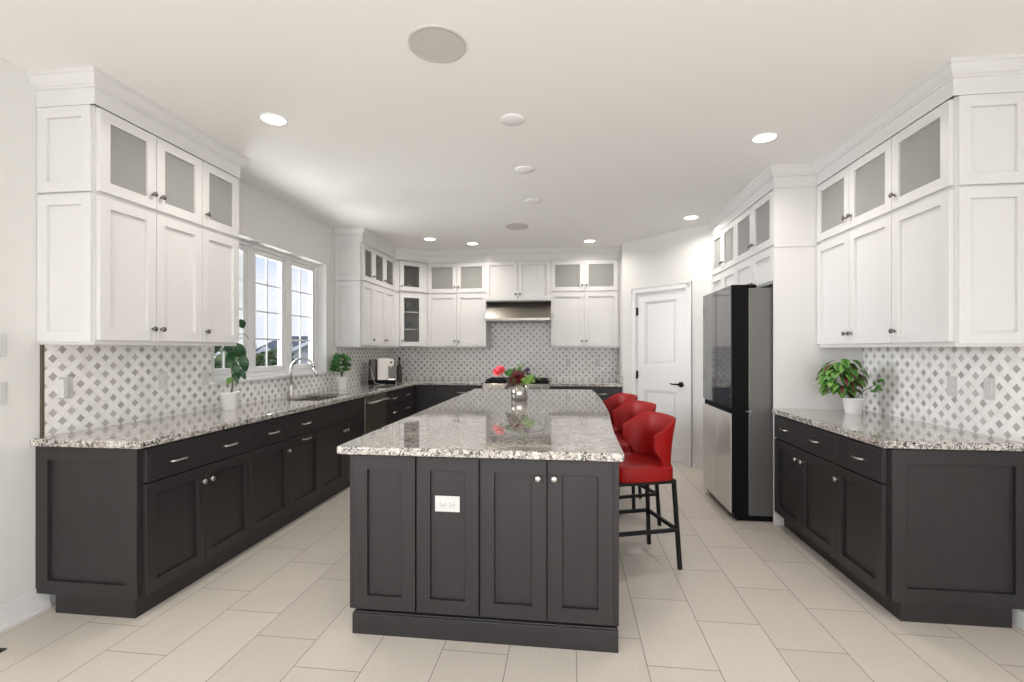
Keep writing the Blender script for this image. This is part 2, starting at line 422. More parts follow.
        return s.add(P, fs, mi)
    def build(s, name, mats, parent=None, loc=(0,0,0), rotz=0, bevel=0, bseg=2, fix=False):
        me = bpy.data.meshes.new(name); me.from_pydata(s.v, [], s.f)
        if not isinstance(mats, (list, tuple)): mats = [mats]
        for m in mats: me.materials.append(m)
        me.polygons.foreach_set('material_index', s.m)
        me.polygons.foreach_set('use_smooth', s.sm)
        if fix:
            bm = bmesh.new(); bm.from_mesh(me); bmesh.ops.recalc_face_normals(bm, faces=bm.faces); bm.to_mesh(me); bm.free()
        me.update()
        o = bpy.data.objects.new(name, me); COL.objects.link(o)
        o.location = loc; o.rotation_euler = (0, 0, rotz)
        if parent: o.parent = parent
        if bevel:
            b = o.modifiers.new('bevel', 'BEVEL'); b.width = bevel; b.segments = bseg
            b.limit_method = 'ANGLE'; b.angle_limit = R(40)
        return o

def thing(name, label, cat, loc=(0,0,0), rotz=0, group=None):
    o = bpy.data.objects.new(name, None); COL.objects.link(o)
    o.empty_display_size = .1
    o.location = loc; o.rotation_euler = (0, 0, rotz)
    o['label'] = label; o['category'] = cat
    if group: o['group'] = group
    return o
def tag(o, label, cat, group=None):
    o['label'] = label; o['category'] = cat
    if group: o['group'] = group
    return o
def structure(o, label=None):
    o['kind'] = 'structure'
    if label: o['label'] = label
    return o
def struct_empty(name, loc=(0,0,0), rotz=0):
    o = bpy.data.objects.new(name, None); COL.objects.link(o); o.location = loc; o.rotation_euler = (0,0,rotz)
    o['kind'] = 'structure'; return o
def copy_thing(src, loc, label, rotz=None):
    """a copy of a thing with copies of its parts and sub-parts"""
    r = src.copy(); COL.objects.link(r); r.location = loc; r['label'] = label
    if rotz is not None: r.rotation_euler = (0, 0, rotz)
    for ch in list(src.children):
        c = ch.copy(); COL.objects.link(c); c.parent = r
        for g in list(ch.children):
            d = g.copy(); COL.objects.link(d); d.parent = c
    return r
YX = lambda u, v, w: (w, u, v)       # slab lying against a side wall: u=y, v=z
XY = lambda u, v, w: (u, v, w)
XZ = lambda u, v, w: (u, w, v)
TY = Matrix.Rotation(R(90), 4, 'X')  # lathe axis z -> -y (towards the viewer in cabinet space)

# ------------------------------------------------------------------ SETTING: floor, ceiling, walls
structure(MB().box(XL-.2, XR+.2, Y_REAR-.2, YB+.2, -.12, 0).build('floor', M['floor']))
structure(MB().box(XL-.25, XR+.25, Y_REAR-.2, YB+.25, ZC, ZC+.15).build('ceiling', M['ceiling']))
# left wall with the window opening
WY0, WY1, WZ0, WZ1 = 3.43, 5.16, 1.125, 2.348
wl_o = MB()
wl_o.grid([Y_REAR-.2, -2.3, -.4, WY0, WY1, YB+.2], [0, .6, WZ0, 2.3, WZ1, ZC], lambda i, j: not (i == 3 and j in (2, 3)) and not (i == 1 and j in (1, 2)), XL-.20, XL, YX)  # the second opening, behind the camera, is cut for the side fill
wall_left = structure(wl_o.build('wall_left', M['wall'], fix=True))
wr_ = MB(); wr_.grid([Y_REAR-.2, -2.3, -.4, YB+.2], [0, .6, 2.3, ZC], lambda i, j: not (i == 1 and j == 1), XR+.20, XR, YX)  # unseen opening added to hold the other side fill
wall_right = structure(wr_.build('wall_right', M['wall'], fix=True))
# back wall, its short return and the diagonal pantry wall are one continuous wall of drywall
DX0, DY0 = .705, 6.515
wall_back = structure(MB().box(XL, DX0+.0, YB, YB+.2, 0, ZC).build('wall_back', M['wall']))
structure(MB().box(DX0, DX0+.1, DY0+.06, YB+.2, 0, ZC).build('wall_return', M['wall']))
# diagonal wall with the door opening: local x along the wall (to the right), y into the wall
DIAG = -PI/4
DL = 1.30
dcut0, dcut1, dtop = .225, .945, 2.105
dm = MB()
dm.grid([0, dcut0, dcut1, DL], [0, dtop, ZC], lambda i, j: not (i == 1 and j == 0), .11, 0, XZ)
structure(dm.build('wall_diagonal', M['wall'], loc=(DX0, DY0, 0), rotz=DIAG, fix=True))
# wall behind the camera with two unseen openings made for the rear fill lights
wr = MB()
wr.grid([XL, -2.6, -.3, .1, 2.1, XR], [0, .25, 2.45, ZC], lambda i, j: not (j == 1 and i in (1, 3)), Y_REAR-.18, Y_REAR, XZ)
structure(wr.build('wall_rear', M['wall'], fix=True))

# baseboards
def base_prof(mb, x0, x1, T=None):
    mb.box(x0, x1, -.014, 0, 0, .105, T=T); mb.box(x0, x1, -.010, 0, .105, .128, T=T); mb.box(x0, x1, -.022, 0, 0, .022, T=T)
b = MB(); base_prof(b, 0, 2.23 - Y_REAR)
structure(b.build('baseboard_left', M['trimwhite'], loc=(XL, Y_REAR, 0), rotz=R(90), bevel=.002))
b = MB(); base_prof(b, 0, 2.70 - Y_REAR); b.box(0, 2.70-Y_REAR, -.034, -.012, 0, .088)
structure(b.build('baseboard_right', M['trimwhite'], loc=(XR, 2.70, 0), rotz=R(-90), bevel=.002))
b = MB(); base_prof(b, dcut1+.085, DL-.02)
base_prof(b, .0, dcut0-.085)
structure(b.build('baseboard_diagonal', M['trimwhite'], loc=(DX0, DY0, 0), rotz=DIAG, bevel=.002))

# ------------------------------------------------------------------ door_1 (pantry door in the diagonal wall)
d1 = struct_empty('door_1', (DX0, DY0, 0), DIAG)
p0, p1, ptop = dcut0+.012, dcut1-.012, 2.095
leaf = MB()
leaf.grid([p0, p0+.115, p1-.115, p1], [.014, .20, .862, 1.175, 1.985, ptop], lambda i, j: not (i == 1 and j in (1, 3)), .052, .012, XZ)
for za, zb_ in ((.20, .862), (1.175, 1.985)):
    xa, xb = p0+.115, p1-.115
    # moulded recess and raised field
    leaf.box(xa, xb, .030, .046, za, zb_)
    for k, (ins, dep) in enumerate(((.0, .018), (.012, .024))):
        leaf.box(xa+ins, xa+ins+.012, dep, .032, za+ins, zb_-ins); leaf.box(xb-ins-.012, xb-ins, dep, .032, za+ins, zb_-ins)
        leaf.box(xa+ins, xb-ins, dep, .032, za+ins, za+ins+.012); leaf.box(xa+ins, xb-ins, dep, .032, zb_-ins-.012, zb_-ins)
    leaf.box(xa+.05, xb-.05, .021, .032, za+.05, zb_-.05)
leaf.build('door_leaf', M['trimwhite'], d1, bevel=.002, fix=True)
cs = MB()
cw = .075
for xa, xb, za, zb_ in ((dcut0-cw, dcut0, 0, dtop+cw), (dcut1, dcut1+cw, 0, dtop+cw)):
    cs.box(xa, xb, -.016, 0, za, zb_)
cs.box(dcut0-cw, dcut1+cw, -.016, 0, dtop, dtop+cw)
cs.box(dcut0-cw, dcut0-cw+.016, -.024, 0, 0, dtop+cw); cs.box(dcut1+cw-.016, dcut1+cw, -.024, 0, 0, dtop+cw)
cs.box(dcut0-cw, dcut1+cw, -.024, 0, dtop+cw-.016, dtop+cw)
# jamb
cs.box(dcut0, dcut0+.012, 0, .11, 0, dtop); cs.box(dcut1-.012, dcut1, 0, .11, 0, dtop); cs.box(dcut0, dcut1, 0, .11, dtop-.012, dtop)
cs.build('door_frame', M['trimwhite'], d1, bevel=.002)
for z in (.25, 1.05, 1.87):
    h = MB(); h.box(dcut0-.004, dcut0+.022, -.003, .014, z-.05, z+.05)
    h.lathe([(.007, z-.052), (.007, z+.052)], 10, T=Matrix.Translation((dcut0+.009, -.006, 0)))
    h.build('hinge', M['blackmetal'], d1)
hd = MB(); hz = .955; hx = p1-.062
hd.lathe([(.032, -.012), (.032, .004), (.027, .012)], 24, T=Matrix.Translation((hx, 0, hz)) @ TY)
hd.lathe([(.011, 0), (.011, .05)], 12, T=Matrix.Translation((hx, 0, hz)) @ TY)
hd.tube([(hx, -.048, hz), (hx-.03, -.05, hz+.004), (hx-.07, -.05, hz+.002), (hx-.115, -.047, hz+.008)], [.011, .010, .009, .007], 10)
hd.build('door_handle', M['blackmetal'], d1)

# ------------------------------------------------------------------ window_1
w1 = struct_empty('window_1')
FX0, FX1 = XL-.175, XL-.105           # frame depth
UN = (WY1-WY0)/3
fr = MB()
cuts = [WY0, WY0+.035]
for k in (1, 2): cuts += [WY0+UN*k-.035, WY0+UN*k+.035]
cuts += [WY1-.035, WY1]
fr.grid(cuts, [WZ0, WZ0+.04, WZ1-.04, WZ1], lambda i, j: not (j == 1 and i in (1, 3, 5)), FX0, FX1, YX)
fr.build('window_frame', M['trimwhite'], w1, bevel=.003, fix=True)
for k in range(3):
    y0, y1 = cuts[2*k+1], cuts[2*k+2]; z0, z1 = WZ0+.04, WZ1-.04
    sh = MB(); sw = .050
    sh.grid([y0+.002, y0+sw, y1-sw, y1-.002], [z0+.002, z0+sw, z1-sw, z1-.002], lambda i, j: not (i == 1 and j == 1), FX0+.006, FX1-.012, YX)
    so = sh.build('sash', M['trimwhite'], w1, bevel=.003, fix=True)
    gy0, gy1, gz0, gz1 = y0+sw, y1-sw, z0+sw, z1-sw
    mu = MB(); gx = FX0+.03
    mu.box(gx-.004, gx+.004, (gy0+gy1)/2-.008, (gy0+gy1)/2+.008, gz0, gz1)
    for q in (1, 2, 3):
        zz = gz0+(gz1-gz0)*q/4; mu.box(gx-.004, gx+.004, gy0, gy1, zz-.008, zz+.008)
    mu.build('grille', M['trimwhite'], so)
    MB().box(gx-.012, gx-.007, gy0-.004, gy1+.004, gz0-.004, gz1+.004).build('pane', M['glass'], so)
    lk = MB(); lk.box(FX1-.012, FX1+.004, y0+.012, y0+.026, 1.36, 1.45); lk.bar((FX1+.004, y0+.019, 1.44), (FX1+.018, y0+.019, 1.38), .010)
    lk.build('latch', M['trimwhite'], so)
sl = MB(); sl.box(FX1-.01, XL+.032, WY0-.05, WY1+.085, WZ0-.026, WZ0+.002)
sl.build('window_sill', M['trimwhite'], w1, bevel=.004)

# ------------------------------------------------------------------ tiled backsplashes (on the walls)
TX = XL+.012
bs = MB()
bs.grid([2.20, WY0-.05, WY1+.17, YB], [CT1, WZ0-.026, ZB+.01], lambda i, j: not (i == 1 and j == 1), XL, TX, YX)
bs.build('backsplash', M['tileY'], wall_left, fix=True)
tr = MB(); tr.box(XL, TX+.002, 2.188, 2.20, CT1, ZB); tr.build('edge_strip', M['gasket'], wall_left)
bs = MB()
bs.grid([TX, -1.20, -.272, DX0], [CT1, ZB+.01, 1.80], lambda i, j: not (j == 1 and i != 1), YB-.012, YB, XZ)
bs.build('backsplash', M['tileX'], wall_back, fix=True)
bs = MB().box(XR-.012, XR, 2.62, 3.945, CT1, ZB+.0)
bs.build('backsplash', M['tileY'], wall_right)

# ------------------------------------------------------------------ cabinet builders (local: x right, y into wall, z up; carcass front at y=0)
ROT = {'left': R(90), 'back': 0, 'right': R(-90), 'corner': R(45)}
def knob(parent, x, z, mat):
    m = MB(); m.lathe([(.007, 0), (.0055, .010), (.006, .014), (.0135, .019), (.0155, .024), (.013, .029), (.006, .031)], 16, T=Matrix.Translation((x, -.020, z)) @ TY)
    return m.build('knob', mat, parent)
def pull(parent, x, z, mat, w=.11):
    m = MB(); y = -.046
    m.tube([(x-w/2, -.020, z), (x-w/2+.006, -.038, z), (x-w/2+.022, y, z), (x+w/2-.022, y, z), (x+w/2-.006, -.038, z), (x+w/2, -.020, z)], [.007, .0062, .0055, .0055, .0062, .007], 10)
    return m.build('pull', mat, parent)
def shaker(x0, x1, z0, z1, rail=.058, rec=.016, t=.022, glass=False):
    m = MB(); f = -t
    m.grid([x0, x0+rail, x1-rail, x1], [z0, z0+rail, z1-rail, z1], lambda i, j: not (i == 1 and j == 1), 0, f, XZ)
    if not glass: m.box(x0+rail, x1-rail, f+rec, -.002, z0+rail, z1-rail)
    return m
def door(parent, x0, x1, z0, z1, mat, glass=False, hw=None, hmat=None, rail=.058, name='door', pane='cabglass'):
    g = .0022
    m = shaker(x0+g, x1-g, z0+g, z1-g, rail, glass=glass)
    o = m.build(name, mat, parent, bevel=.001, bseg=1, fix=True)
    if glass:
        MB().box(x0+rail-.004, x1-rail+.004, -.010, -.006, z0+rail-.004, z1-rail+.004).build('pane', M[pane], o)
    for h in (hw or []):
        if h[0] == 'k': knob(o, h[1], h[2], hmat)
        else: pull(o, h[1], h[2], hmat)
    return o
def drawer(parent, x0, x1, z0, z1, mat, pulls, hmat, w=.11):
    g = .0016; m = MB(); m.box(x0+g, x1-g, -.022, 0, z0+g, z1-g)
    o = m.build('drawer', mat, parent, bevel=.002, bseg=2)
    for x, z in pulls: pull(o, x, z, hmat, w)
    return o
def panel_end(parent, x, depth, z0, z1, mat, side, rail=.058):
    """shaker panel on the visible side of a carcass; side -1: at x facing -x, +1: facing +x"""
    m = MB(); t = .018
    xa, xb = (x-t, x) if side < 0 else (x, x+t)
    us = [.004, rail, depth-rail, depth-.002]; vs = [z0+.002, z0+rail, z1-rail, z1-.002]
    m.grid(us, vs, lambda i, j: not (i == 1 and j == 1), x, x+side*t, lambda u, v, w: (w, u, v))
    m.box(x, x+side*.002, us[1], us[2], vs[1], vs[2])
    return m.build('side_panel', mat, parent, bevel=.0015, bseg=1, fix=True)
def hollow(w, d, z0, z1, shelves=(), t=.018):
    m = MB()
    m.box(0, t, 0, d, z0, z1); m.box(w-t, w, 0, d, z0, z1); m.box(t, w-t, 0, d, z0, z0+t); m.box(t, w-t, 0, d, z1-t, z1)
    m.box(t, w-t, d-.008, d, z0+t, z1-t)
    # face frame edge
    for s in shelves: m.box(t, w-t, .03, d-.008, s-.009, s+.009)
    return m
def wall_cab(kind, label, side, loc, w, depth, z0, z1, nd, glass, knobs, panel=None, group=None, bottom_lip=False, shelves=(), kz=None, pane='cabglass'):
    t = thing('glass_wall_cabinet' if glass else 'wall_cabinet', label, 'cabinet', loc, ROT[side], group)
    if glass: hollow(w, depth, z0, z1, shelves).build('carcass', M['white'], t)
    else: MB().box(0, w, 0, depth, z0, z1).build('carcass', M['white'], t)
    dw = w/nd
    kz = kz if kz is not None else z0+.095
    for i in range(nd):
        kx = []
        for kk in knobs:
            if kk[0] == i: kx.append(('k', i*dw + (dw-.030 if kk[1] > 0 else .030), kz))
        door(t, i*dw+(.010 if i == 0 and panel == -1 else 0), (i+1)*dw-(.010 if i == nd-1 and panel == 1 else 0), z0+(.022 if bottom_lip else .012), z1-.007, M['white'], glass, kx, M['darknickel'], pane=pane)
    if panel: panel_end(t, 0 if panel < 0 else w, depth, z0+(.012 if bottom_lip else .004), z1-.004, M['white'], panel)
    return t

# ------------------------------------------------------------------ LEFT wall cabinets near the camera
XU = -2.45                     # carcass front plane
UD = XU - XL - .001            # depth
y0, y1, y2 = 2.19, 2.90, 3.255
wall_cab('w', 'white two-door cabinet over left counter, nearest the camera', 'left', (XU, y0, 0), y1-y0, UD, ZB, ZD, 2, False, [(0, 1), (1, -1)], -1, bottom_lip=True)
wall_cab('w', 'white single-door cabinet hanging just left of the kitchen window', 'left', (XU, y1, 0), y2-y1, UD, ZB, ZD, 1, False, [(0, -1)], None, bottom_lip=True)
wall_cab('w', 'white two-door glass cabinet near the ceiling at left, nearest the camera', 'left', (XU, y0, 0), y1-y0, UD, ZD, ZT, 2, True, [(0, 1), (1, -1)], -1)
wall_cab('w', 'white single-door glass cabinet above the cabinet left of the window', 'left', (XU, y1, 0), y2-y1, UD, ZD, ZT, 1, True, [(0, -1)], None)
# cabinets past the window, and the diagonal corner
y0, y1, y2 = 5.375, 5.70, 6.418
wall_cab('w', 'narrow white single-door cabinet just right of the kitchen window', 'left', (XU, y0, 0), y1-y0, UD, ZB, ZD, 1, False, [(0, 1)], -1, bottom_lip=True)
wall_cab('w', 'white two-door cabinet above the coffee machine, left of the glass corner cabinet', 'left', (XU, y1, 0), y2-y1, UD, ZB, ZD, 2, False, [(0, 1), (1, -1)], None, bottom_lip=True)
wall_cab('w', 'narrow white glass cabinet near ceiling, just right of the window', 'left', (XU, y0, 0), y1-y0, UD, ZD, ZT, 1, True, [(0, 1)], -1, pane='clearglass')
wall_cab('w', 'white two-door glass cabinet near ceiling above the coffee machine', 'left', (XU, y1, 0), y2-y1, UD, ZD, ZT, 2, True, [(0, 1), (1, -1)], None, pane='clearglass')
YU = 6.80                      # carcass front plane of the back run
UDB = YB - YU - .001
# corner cabinet: five-sided carcass, diagonal door
CX0, CY0, CX1, CY1 = XU, y2, XU+(YU-y2), YU
def corner_cab(label, z0, z1, shelves, kz):
    t = thing('glass_corner_cabinet', label, 'cabinet', (CX0, CY0, 0), ROT['corner'])
    ci, sn = math.cos(-PI/4), math.sin(-PI/4)
    loc = lambda x, y: ((x-CX0)*ci - (y-CY0)*sn, (x-CX0)*sn + (y-CY0)*ci)
    poly = [loc(CX0, CY0), loc(CX1, CY1), loc(CX1, YB-.001), loc(XL+.001, YB-.001), loc(XL+.001, CY0)]
    m = MB(); th = .018
    m.prism(poly, z0, z0+th); m.prism(poly, z1-th, z1)
    for a, b_ in ((1, 2), (2, 3), (3, 4), (4, 0)):
        pa, pb = Vector(poly[a]), Vector(poly[b_]); d = (pb-pa).normalized(); nrm = Vector((-d.y, d.x))*.015
        m.prism([tuple(pa), tuple(pb), tuple(pb+nrm), tuple(pa+nrm)], z0+th, z1-th)
    m.build('carcass', M['white'], t, fix=True)
    ins = [(p[0]*.93+.035, max(p[1]*.96, .03)) for p in poly]
    for s in shelves: MB().prism(ins, s-.009, s+.009).build('shelf', M['white'], t)
    w = math.hypot(CX1-CX0, CY1-CY0)
    ff = MB(); ff.grid([.0, .10, w-.10, w], [z0, z0+.03, z1-.03, z1], lambda i, j: not (i == 1 and j == 1), 0, .018, XZ); ff.build('face_frame', M['white'], t, fix=True)
    door(t, .088, w-.088, z0+.02, z1-.012, M['white'], True, [('k', .116, kz)], M['darknickel'], rail=.062, pane='clearglass')
    return t, w
cc1, CWD = corner_cab('white diagonal corner cabinet with glass door and shelves of glassware', ZB, ZD, (1.665, 1.915), ZB+.10)
corner_cab('small white diagonal glass cabinet near the ceiling in the corner', ZD, ZT, (), ZD+.085)

# ------------------------------------------------------------------ BACK wall cabinets
bx = [CX1, -1.196, -.263, .674]
wall_cab('w', 'white two-door cabinet on the back wall, left of the range hood', 'back', (bx[0], YU, 0), bx[1]-bx[0], UDB, ZB, ZD, 2, False, [(0, 1), (1, -1)], None, bottom_lip=True)
wall_cab('w', 'white two-door glass cabinet near the ceiling, left of the hood cabinet', 'back', (bx[0], YU, 0), bx[1]-bx[0], UDB, ZD, ZT, 2, True, [(0, 1), (1, -1)], None)
t = wall_cab('w', 'white two-door cabinet directly above the stainless range hood', 'back', (bx[1], YU-.05, 0), bx[2]-bx[1], UDB+.05, 2.065, ZT, 2, False, [(0, 1), (1, -1)], None)
wall_cab('w', 'white two-door cabinet on the back wall, right of the range hood', 'back', (bx[2], YU, 0), bx[3]-bx[2], UDB, ZB, ZD, 2, False, [(0, 1), (1, -1)], None, bottom_lip=True)
wall_cab('w', 'white two-door glass cabinet near the ceiling, right of the hood cabinet', 'back', (bx[2], YU, 0), bx[3]-bx[2], UDB, ZD, ZT, 2, True, [(0, 1), (1, -1)], None)
tag(MB().box(bx[3], DX0-.001, YU+.004, YB-.013, ZB, ZT).build('filler_strip', M['white']), 'narrow white filler strip between back wall cabinets and pantry wall', 'filler')

# range hood
hood = thing('range_hood', 'stainless steel range hood under the back wall cabinet', 'range hood', (bx[1], YB, 0))
hw_ = bx[2]-bx[1]; hm = MB()
prof = [(-.335, 2.062), (-.37, 2.03), (-.545, 1.815), (-.555, 1.785), (-.013, 1.785), (-.013, 2.062)]
vs = [(0.002, a, z) for a, z in prof] + [(hw_-.002, a, z) for a, z in prof]; n = len(prof)
hm.add(vs, [tuple(range(n)), tuple(range(2*n-1, n-1, -1))] + [(i, n+i, n+(i+1) % n, (i+1) % n) for i in range(n)])
hm.build('canopy', M['steel'], hood, bevel=.004, fix=True)
lp = MB(); lp.box(.004, hw_-.004, -.559, -.553, 1.787, 1.822); lp.build('lip', M['steel'], hood, bevel=.002)
fl = MB(); fl.box(.05, hw_-.05, -.52, -.06, 1.780, 1.786)
for k in range(9): fl.box(.07+k*.09, .10+k*.09, -.5, -.08, 1.777, 1.781)
fl.build('filter', M['darknickel'], hood)

# ------------------------------------------------------------------ RIGHT wall cabinets
XRU = 1.922
RDp = XR - XRU - .001
ya, yb, yc = 3.947, 3.08, 2.635
wall_cab('w', 'white two-door cabinet above right counter, beside the refrigerator panel', 'right', (XRU, ya, 0), ya-yb, RDp, ZB-.011, ZD, 2, False, [(0, 1), (1, -1)], None, bottom_lip=True)
wall_cab('w', 'white single-door cabinet above right counter with panelled end towards the camera', 'right', (XRU, yb, 0), yb-yc, RDp, ZB-.011, ZD, 1, False, [(0, -1)], 1, bottom_lip=True)
wall_cab('w', 'white two-door glass cabinet near ceiling above right counter, beside refrigerator panel', 'right', (XRU, ya, 0), ya-yb, RDp, ZD, ZT, 2, True, [(0, 1), (1, -1)], None)
wall_cab('w', 'white single-door glass cabinet near ceiling at right, nearest the camera', 'right', (XRU, yb, 0), yb-yc, RDp, ZD, ZT, 1, True, [(0, -1)], 1)

# refrigerator surround: tall panel, cabinets above, tall cabinet beyond
XF = 1.592
PY = 3.95
tag(MB().box(XF, XR-.001, PY, PY+.022, 0, ZT).box(XF-.002, XRU+.0, PY-.008, PY, ZD-.012, ZD+.004).build('tall_side_panel', M['white'], bevel=.002), 'tall white panel between refrigerator and right-hand counter', 'cabinet panel')
FD = XR - XF - .022
f0, f1, f2 = PY+.022, 4.82, 5.60
wall_cab('w', 'low white two-door cabinet directly above the refrigerator', 'right', (XF+.02, f1, 0), f1-f0, FD, 1.905, ZD, 2, False, [(0, 1), (1, -1)], None, kz=1.945)
wall_cab('w', 'white two-door glass cabinet near the ceiling above the refrigerator', 'right', (XF+.02, f1, 0), f1-f0, FD, ZD, ZT, 2, True, [(0, 1), (1, -1)], None)
wall_cab('w', 'white two-door glass cabinet near ceiling between refrigerator and pantry door', 'right', (XF+.02, f2, 0), f2-f1, FD-.25, ZD, ZT, 2, True, [(0, 1), (1, -1)], None)
t = thing('tall_cabinet', 'tall white cabinet behind the refrigerator, next to pantry door', 'cabinet', (XF+.02, f2, 0), ROT['right'])
MB().box(0, f2-f1-.001, 0, FD-.25, .10, ZD).box(.01, f2-f1-.01, .05, FD-.3, 0, .10).build('carcass', M['white'], t)
hwd = (f2-f1)/2
for i in range(2):
    door(t, i*hwd, (i+1)*hwd, 1.30, ZD-.30, M['white'], False, [('k', hwd+(-.03 if i == 0 else .03), 1.42)], M['nickel'])
    door(t, i*hwd, (i+1)*hwd, ZD-.29, ZD-.01, M['white'], False, [], M['nickel'])
    door(t, i*hwd, (i+1)*hwd, .11, 1.29, M['white'], False, [('k', hwd+(-.03 if i == 0 else .03), 1.14)], M['nickel'])

# ------------------------------------------------------------------ crown mouldings (room trim above each cabinet run)
def crown(name, path, closed_side):
    """mitred profile swept along a floor-plan path; offset grows to the left of the path direction"""
    prof = [(0, ZT-.004), (.004, ZT-.004), (.004, ZT+.080), (.012, ZT+.083), (.012, ZT+.092), (.020, ZT+.097), (.030, ZT+.112), (.038, ZT+.132), (.041, ZT+.140), (.047, ZT+.143), (.047, ZC), (0, ZC)]
    P = [Vector(p) for p in path]; n = len(P); np_ = len(prof); m = MB(); vs = []; fs = []
    for i in range(n):
        d1_ = (P[i]-P[i-1]).normalized() if i > 0 else None
        d2_ = (P[i+1]-P[i]).normalized() if i < n-1 else None
        n1 = Vector((-d1_.y, d1_.x)) if d1_ else None; n2 = Vector((-d2_.y, d2_.x)) if d2_ else None
        if n1 is None: off = n2
        elif n2 is None: off = n1
        else:
            off = (n1+n2); off = off/ (off.length*off.length) * 2
        for o_, z in prof: vs.append((P[i].x+off.x*o_*closed_side, P[i].y+off.y*o_*closed_side, z))
    for i in range(n-1):
        for k in range(np_):
            k2 = (k+1) % np_; fs.append((i*np_+k, i*np_+k2, (i+1)*np_+k2, (i+1)*np_+k))
    fs.append(tuple(range(np_))); fs.append(tuple((n-1)*np_+k for k in range(np_-1, -1, -1)))
    m.add(vs, fs)
    return structure(m.build(name, M['white'], fix=True))
fo = .020   # door faces
crown('trim_1', [(XL, 2.176), (XU+fo, 2.176), (XU+fo, 3.257), (XL, 3.257)], -1)
crown('trim_2', [(XL, 5.361), (XU+fo, 5.361), (XU+fo, y2-.008), (CX1+.008, YU-fo), (bx[1], YU-fo), (bx[1], YU-.05-fo), (bx[2], YU-.05-fo), (bx[2], YU-fo), (DX0-.002, YU-fo)], -1)
crown('trim_3', [(XR, yc-.014), (XRU-fo, yc-.014), (XRU-fo, PY-.002), (XF, PY-.002), (XF, f2+.0)], 1)

# ------------------------------------------------------------------ BASE cabinets
ZK = .102                      # toe kick height
def base_unit(label, side, loc, w, depth, name='base_cabinet', toe=.075, hole=None):
    t = thing(name, label, 'cabinet', loc, ROT[side])
    c = MB()
    if hole: 
        c.box(0, .018, 0, depth, ZK, CT0-.001); c.box(w-.018, w, 0, depth, ZK, CT0-.001); c.box(.018, w-.018, 0, depth, ZK, ZK+.018)
        c.box(.018, w-.018, depth-.01, depth, ZK, CT0-.001); c.box(.018, w-.018, 0, .018, ZK+.018, CT0-.001)
    else: c.box(0, w, 0, depth, ZK, CT0-.001)
    c.build('carcass', M['dark'], t)
    MB().box(0, w, toe, toe+.018, 0, ZK).build('toe_kick', M['dark'], t)
    return t
DZ0, DZ1, DRZ0, DRZ1 = .112, .684, .691, .866
XBF = -2.175
BD = XBF - XL - .001
LY = [2.183, 3.004, 3.453, 3.907, 4.812, 5.42, 6.50]
N = M['nickel']
# A
t = base_unit('dark base cabinet at near end of left run, wide drawer over two doors', 'left', (XBF, LY[0], 0), LY[1]-LY[0], BD, toe=.03)
w = LY[1]-LY[0]
drawer(t, .012, w, DRZ0, DRZ1, M['dark'], [(.21, .770), (.615, .770)], N)
door(t, .012, w/2, DZ0, DZ1, M['dark'], False, [('k', w/2-.028, .598)], N)
door(t, w/2, w, DZ0, DZ1, M['dark'], False, [('k', w/2+.035, .598)], N)
panel_end(t, 0, BD, ZK, CT0-.002, M['dark'], -1, rail=.072)
MB().box(.0, .014, .048, BD-.10, 0, ZK-.001).build('toe_kick', M['dark'], t)
# B1
t = base_unit('narrow dark base cabinet with one knobbed door, third door from left run end', 'left', (XBF, LY[1], 0), LY[2]-LY[1], BD, toe=.03); w = LY[2]-LY[1]
drawer(t, 0, w, DRZ0, DRZ1, M['dark'], [(.243, .770)], N)
door(t, 0, w, DZ0, DZ1, M['dark'], False, [('k', w-.028, .598)], N)
# B2
t = base_unit('narrow dark pull-out cabinet with two bar pulls, left of sink cabinet', 'left', (XBF, LY[2], 0), LY[3]-LY[2], BD, toe=.03); w = LY[3]-LY[2]
drawer(t, 0, w, DRZ0, DRZ1, M['dark'], [(.233, .770)], N)
door(t, 0, w, DZ0, DZ1, M['dark'], False, [('p', .233, .645)], N)
# C sink base
t = base_unit('dark two-door cabinet under the sink with a plain false drawer front', 'left', (XBF, LY[3], 0), LY[4]-LY[3], BD, 'sink_cabinet', toe=.03, hole=True); w = LY[4]-LY[3]
drawer(t, 0, w, DRZ0, DRZ1, M['dark'], [], N)
door(t, 0, w/2, DZ0, DZ1, M['dark'], False, [('k', w/2-.03, .598)], N)
door(t, w/2, w, DZ0, DZ1, M['dark'], False, [('k', w/2+.03, .598)], N)
# dishwasher
t = thing('dishwasher', 'stainless dishwasher with bar handle in the left run, right of sink', 'dishwasher', (XBF, LY[4], 0), ROT['left']); w = LY[5]-LY[4]
MB().box(.003, w-.003, 0, BD, ZK, CT0-.002).build('tub', M['black'], t)
MB().box(.005, w-.005, -.026, 0, ZK+.01, CT0-.012).build('door', M['steel'], t, bevel=.003)
hdl = MB(); hdl.tube([(.05, -.068, .80), (w-.05, -.068, .80)], .011, 12); hdl.tube([(.08, -.026, .80), (.08, -.068, .80)], .008, 8); hdl.tube([(w-.08, -.026, .80), (w-.08, -.068, .80)], .008, 8)
hdl.build('handle', M['nickel'], t)
MB().box(.003, w-.003, .03, .048, 0, ZK).build('toe_kick', M['black'], t)
# D drawers
t = base_unit('dark drawer cabinet with paired bar pulls, right of the dishwasher', 'left', (XBF, LY[5], 0), LY[6]-LY[5], BD, 'drawer_cabinet', toe=.03); w = LY[6]-LY[5]
for za, zb_, pz in ((DRZ0, DRZ1, .775), (.405, DRZ0-.007, .60), (DZ0, .397, .26)):
    drawer(t, 0, w-.10, za, zb_, M['dark'], [(.25, pz), (w-.35, pz)], N)
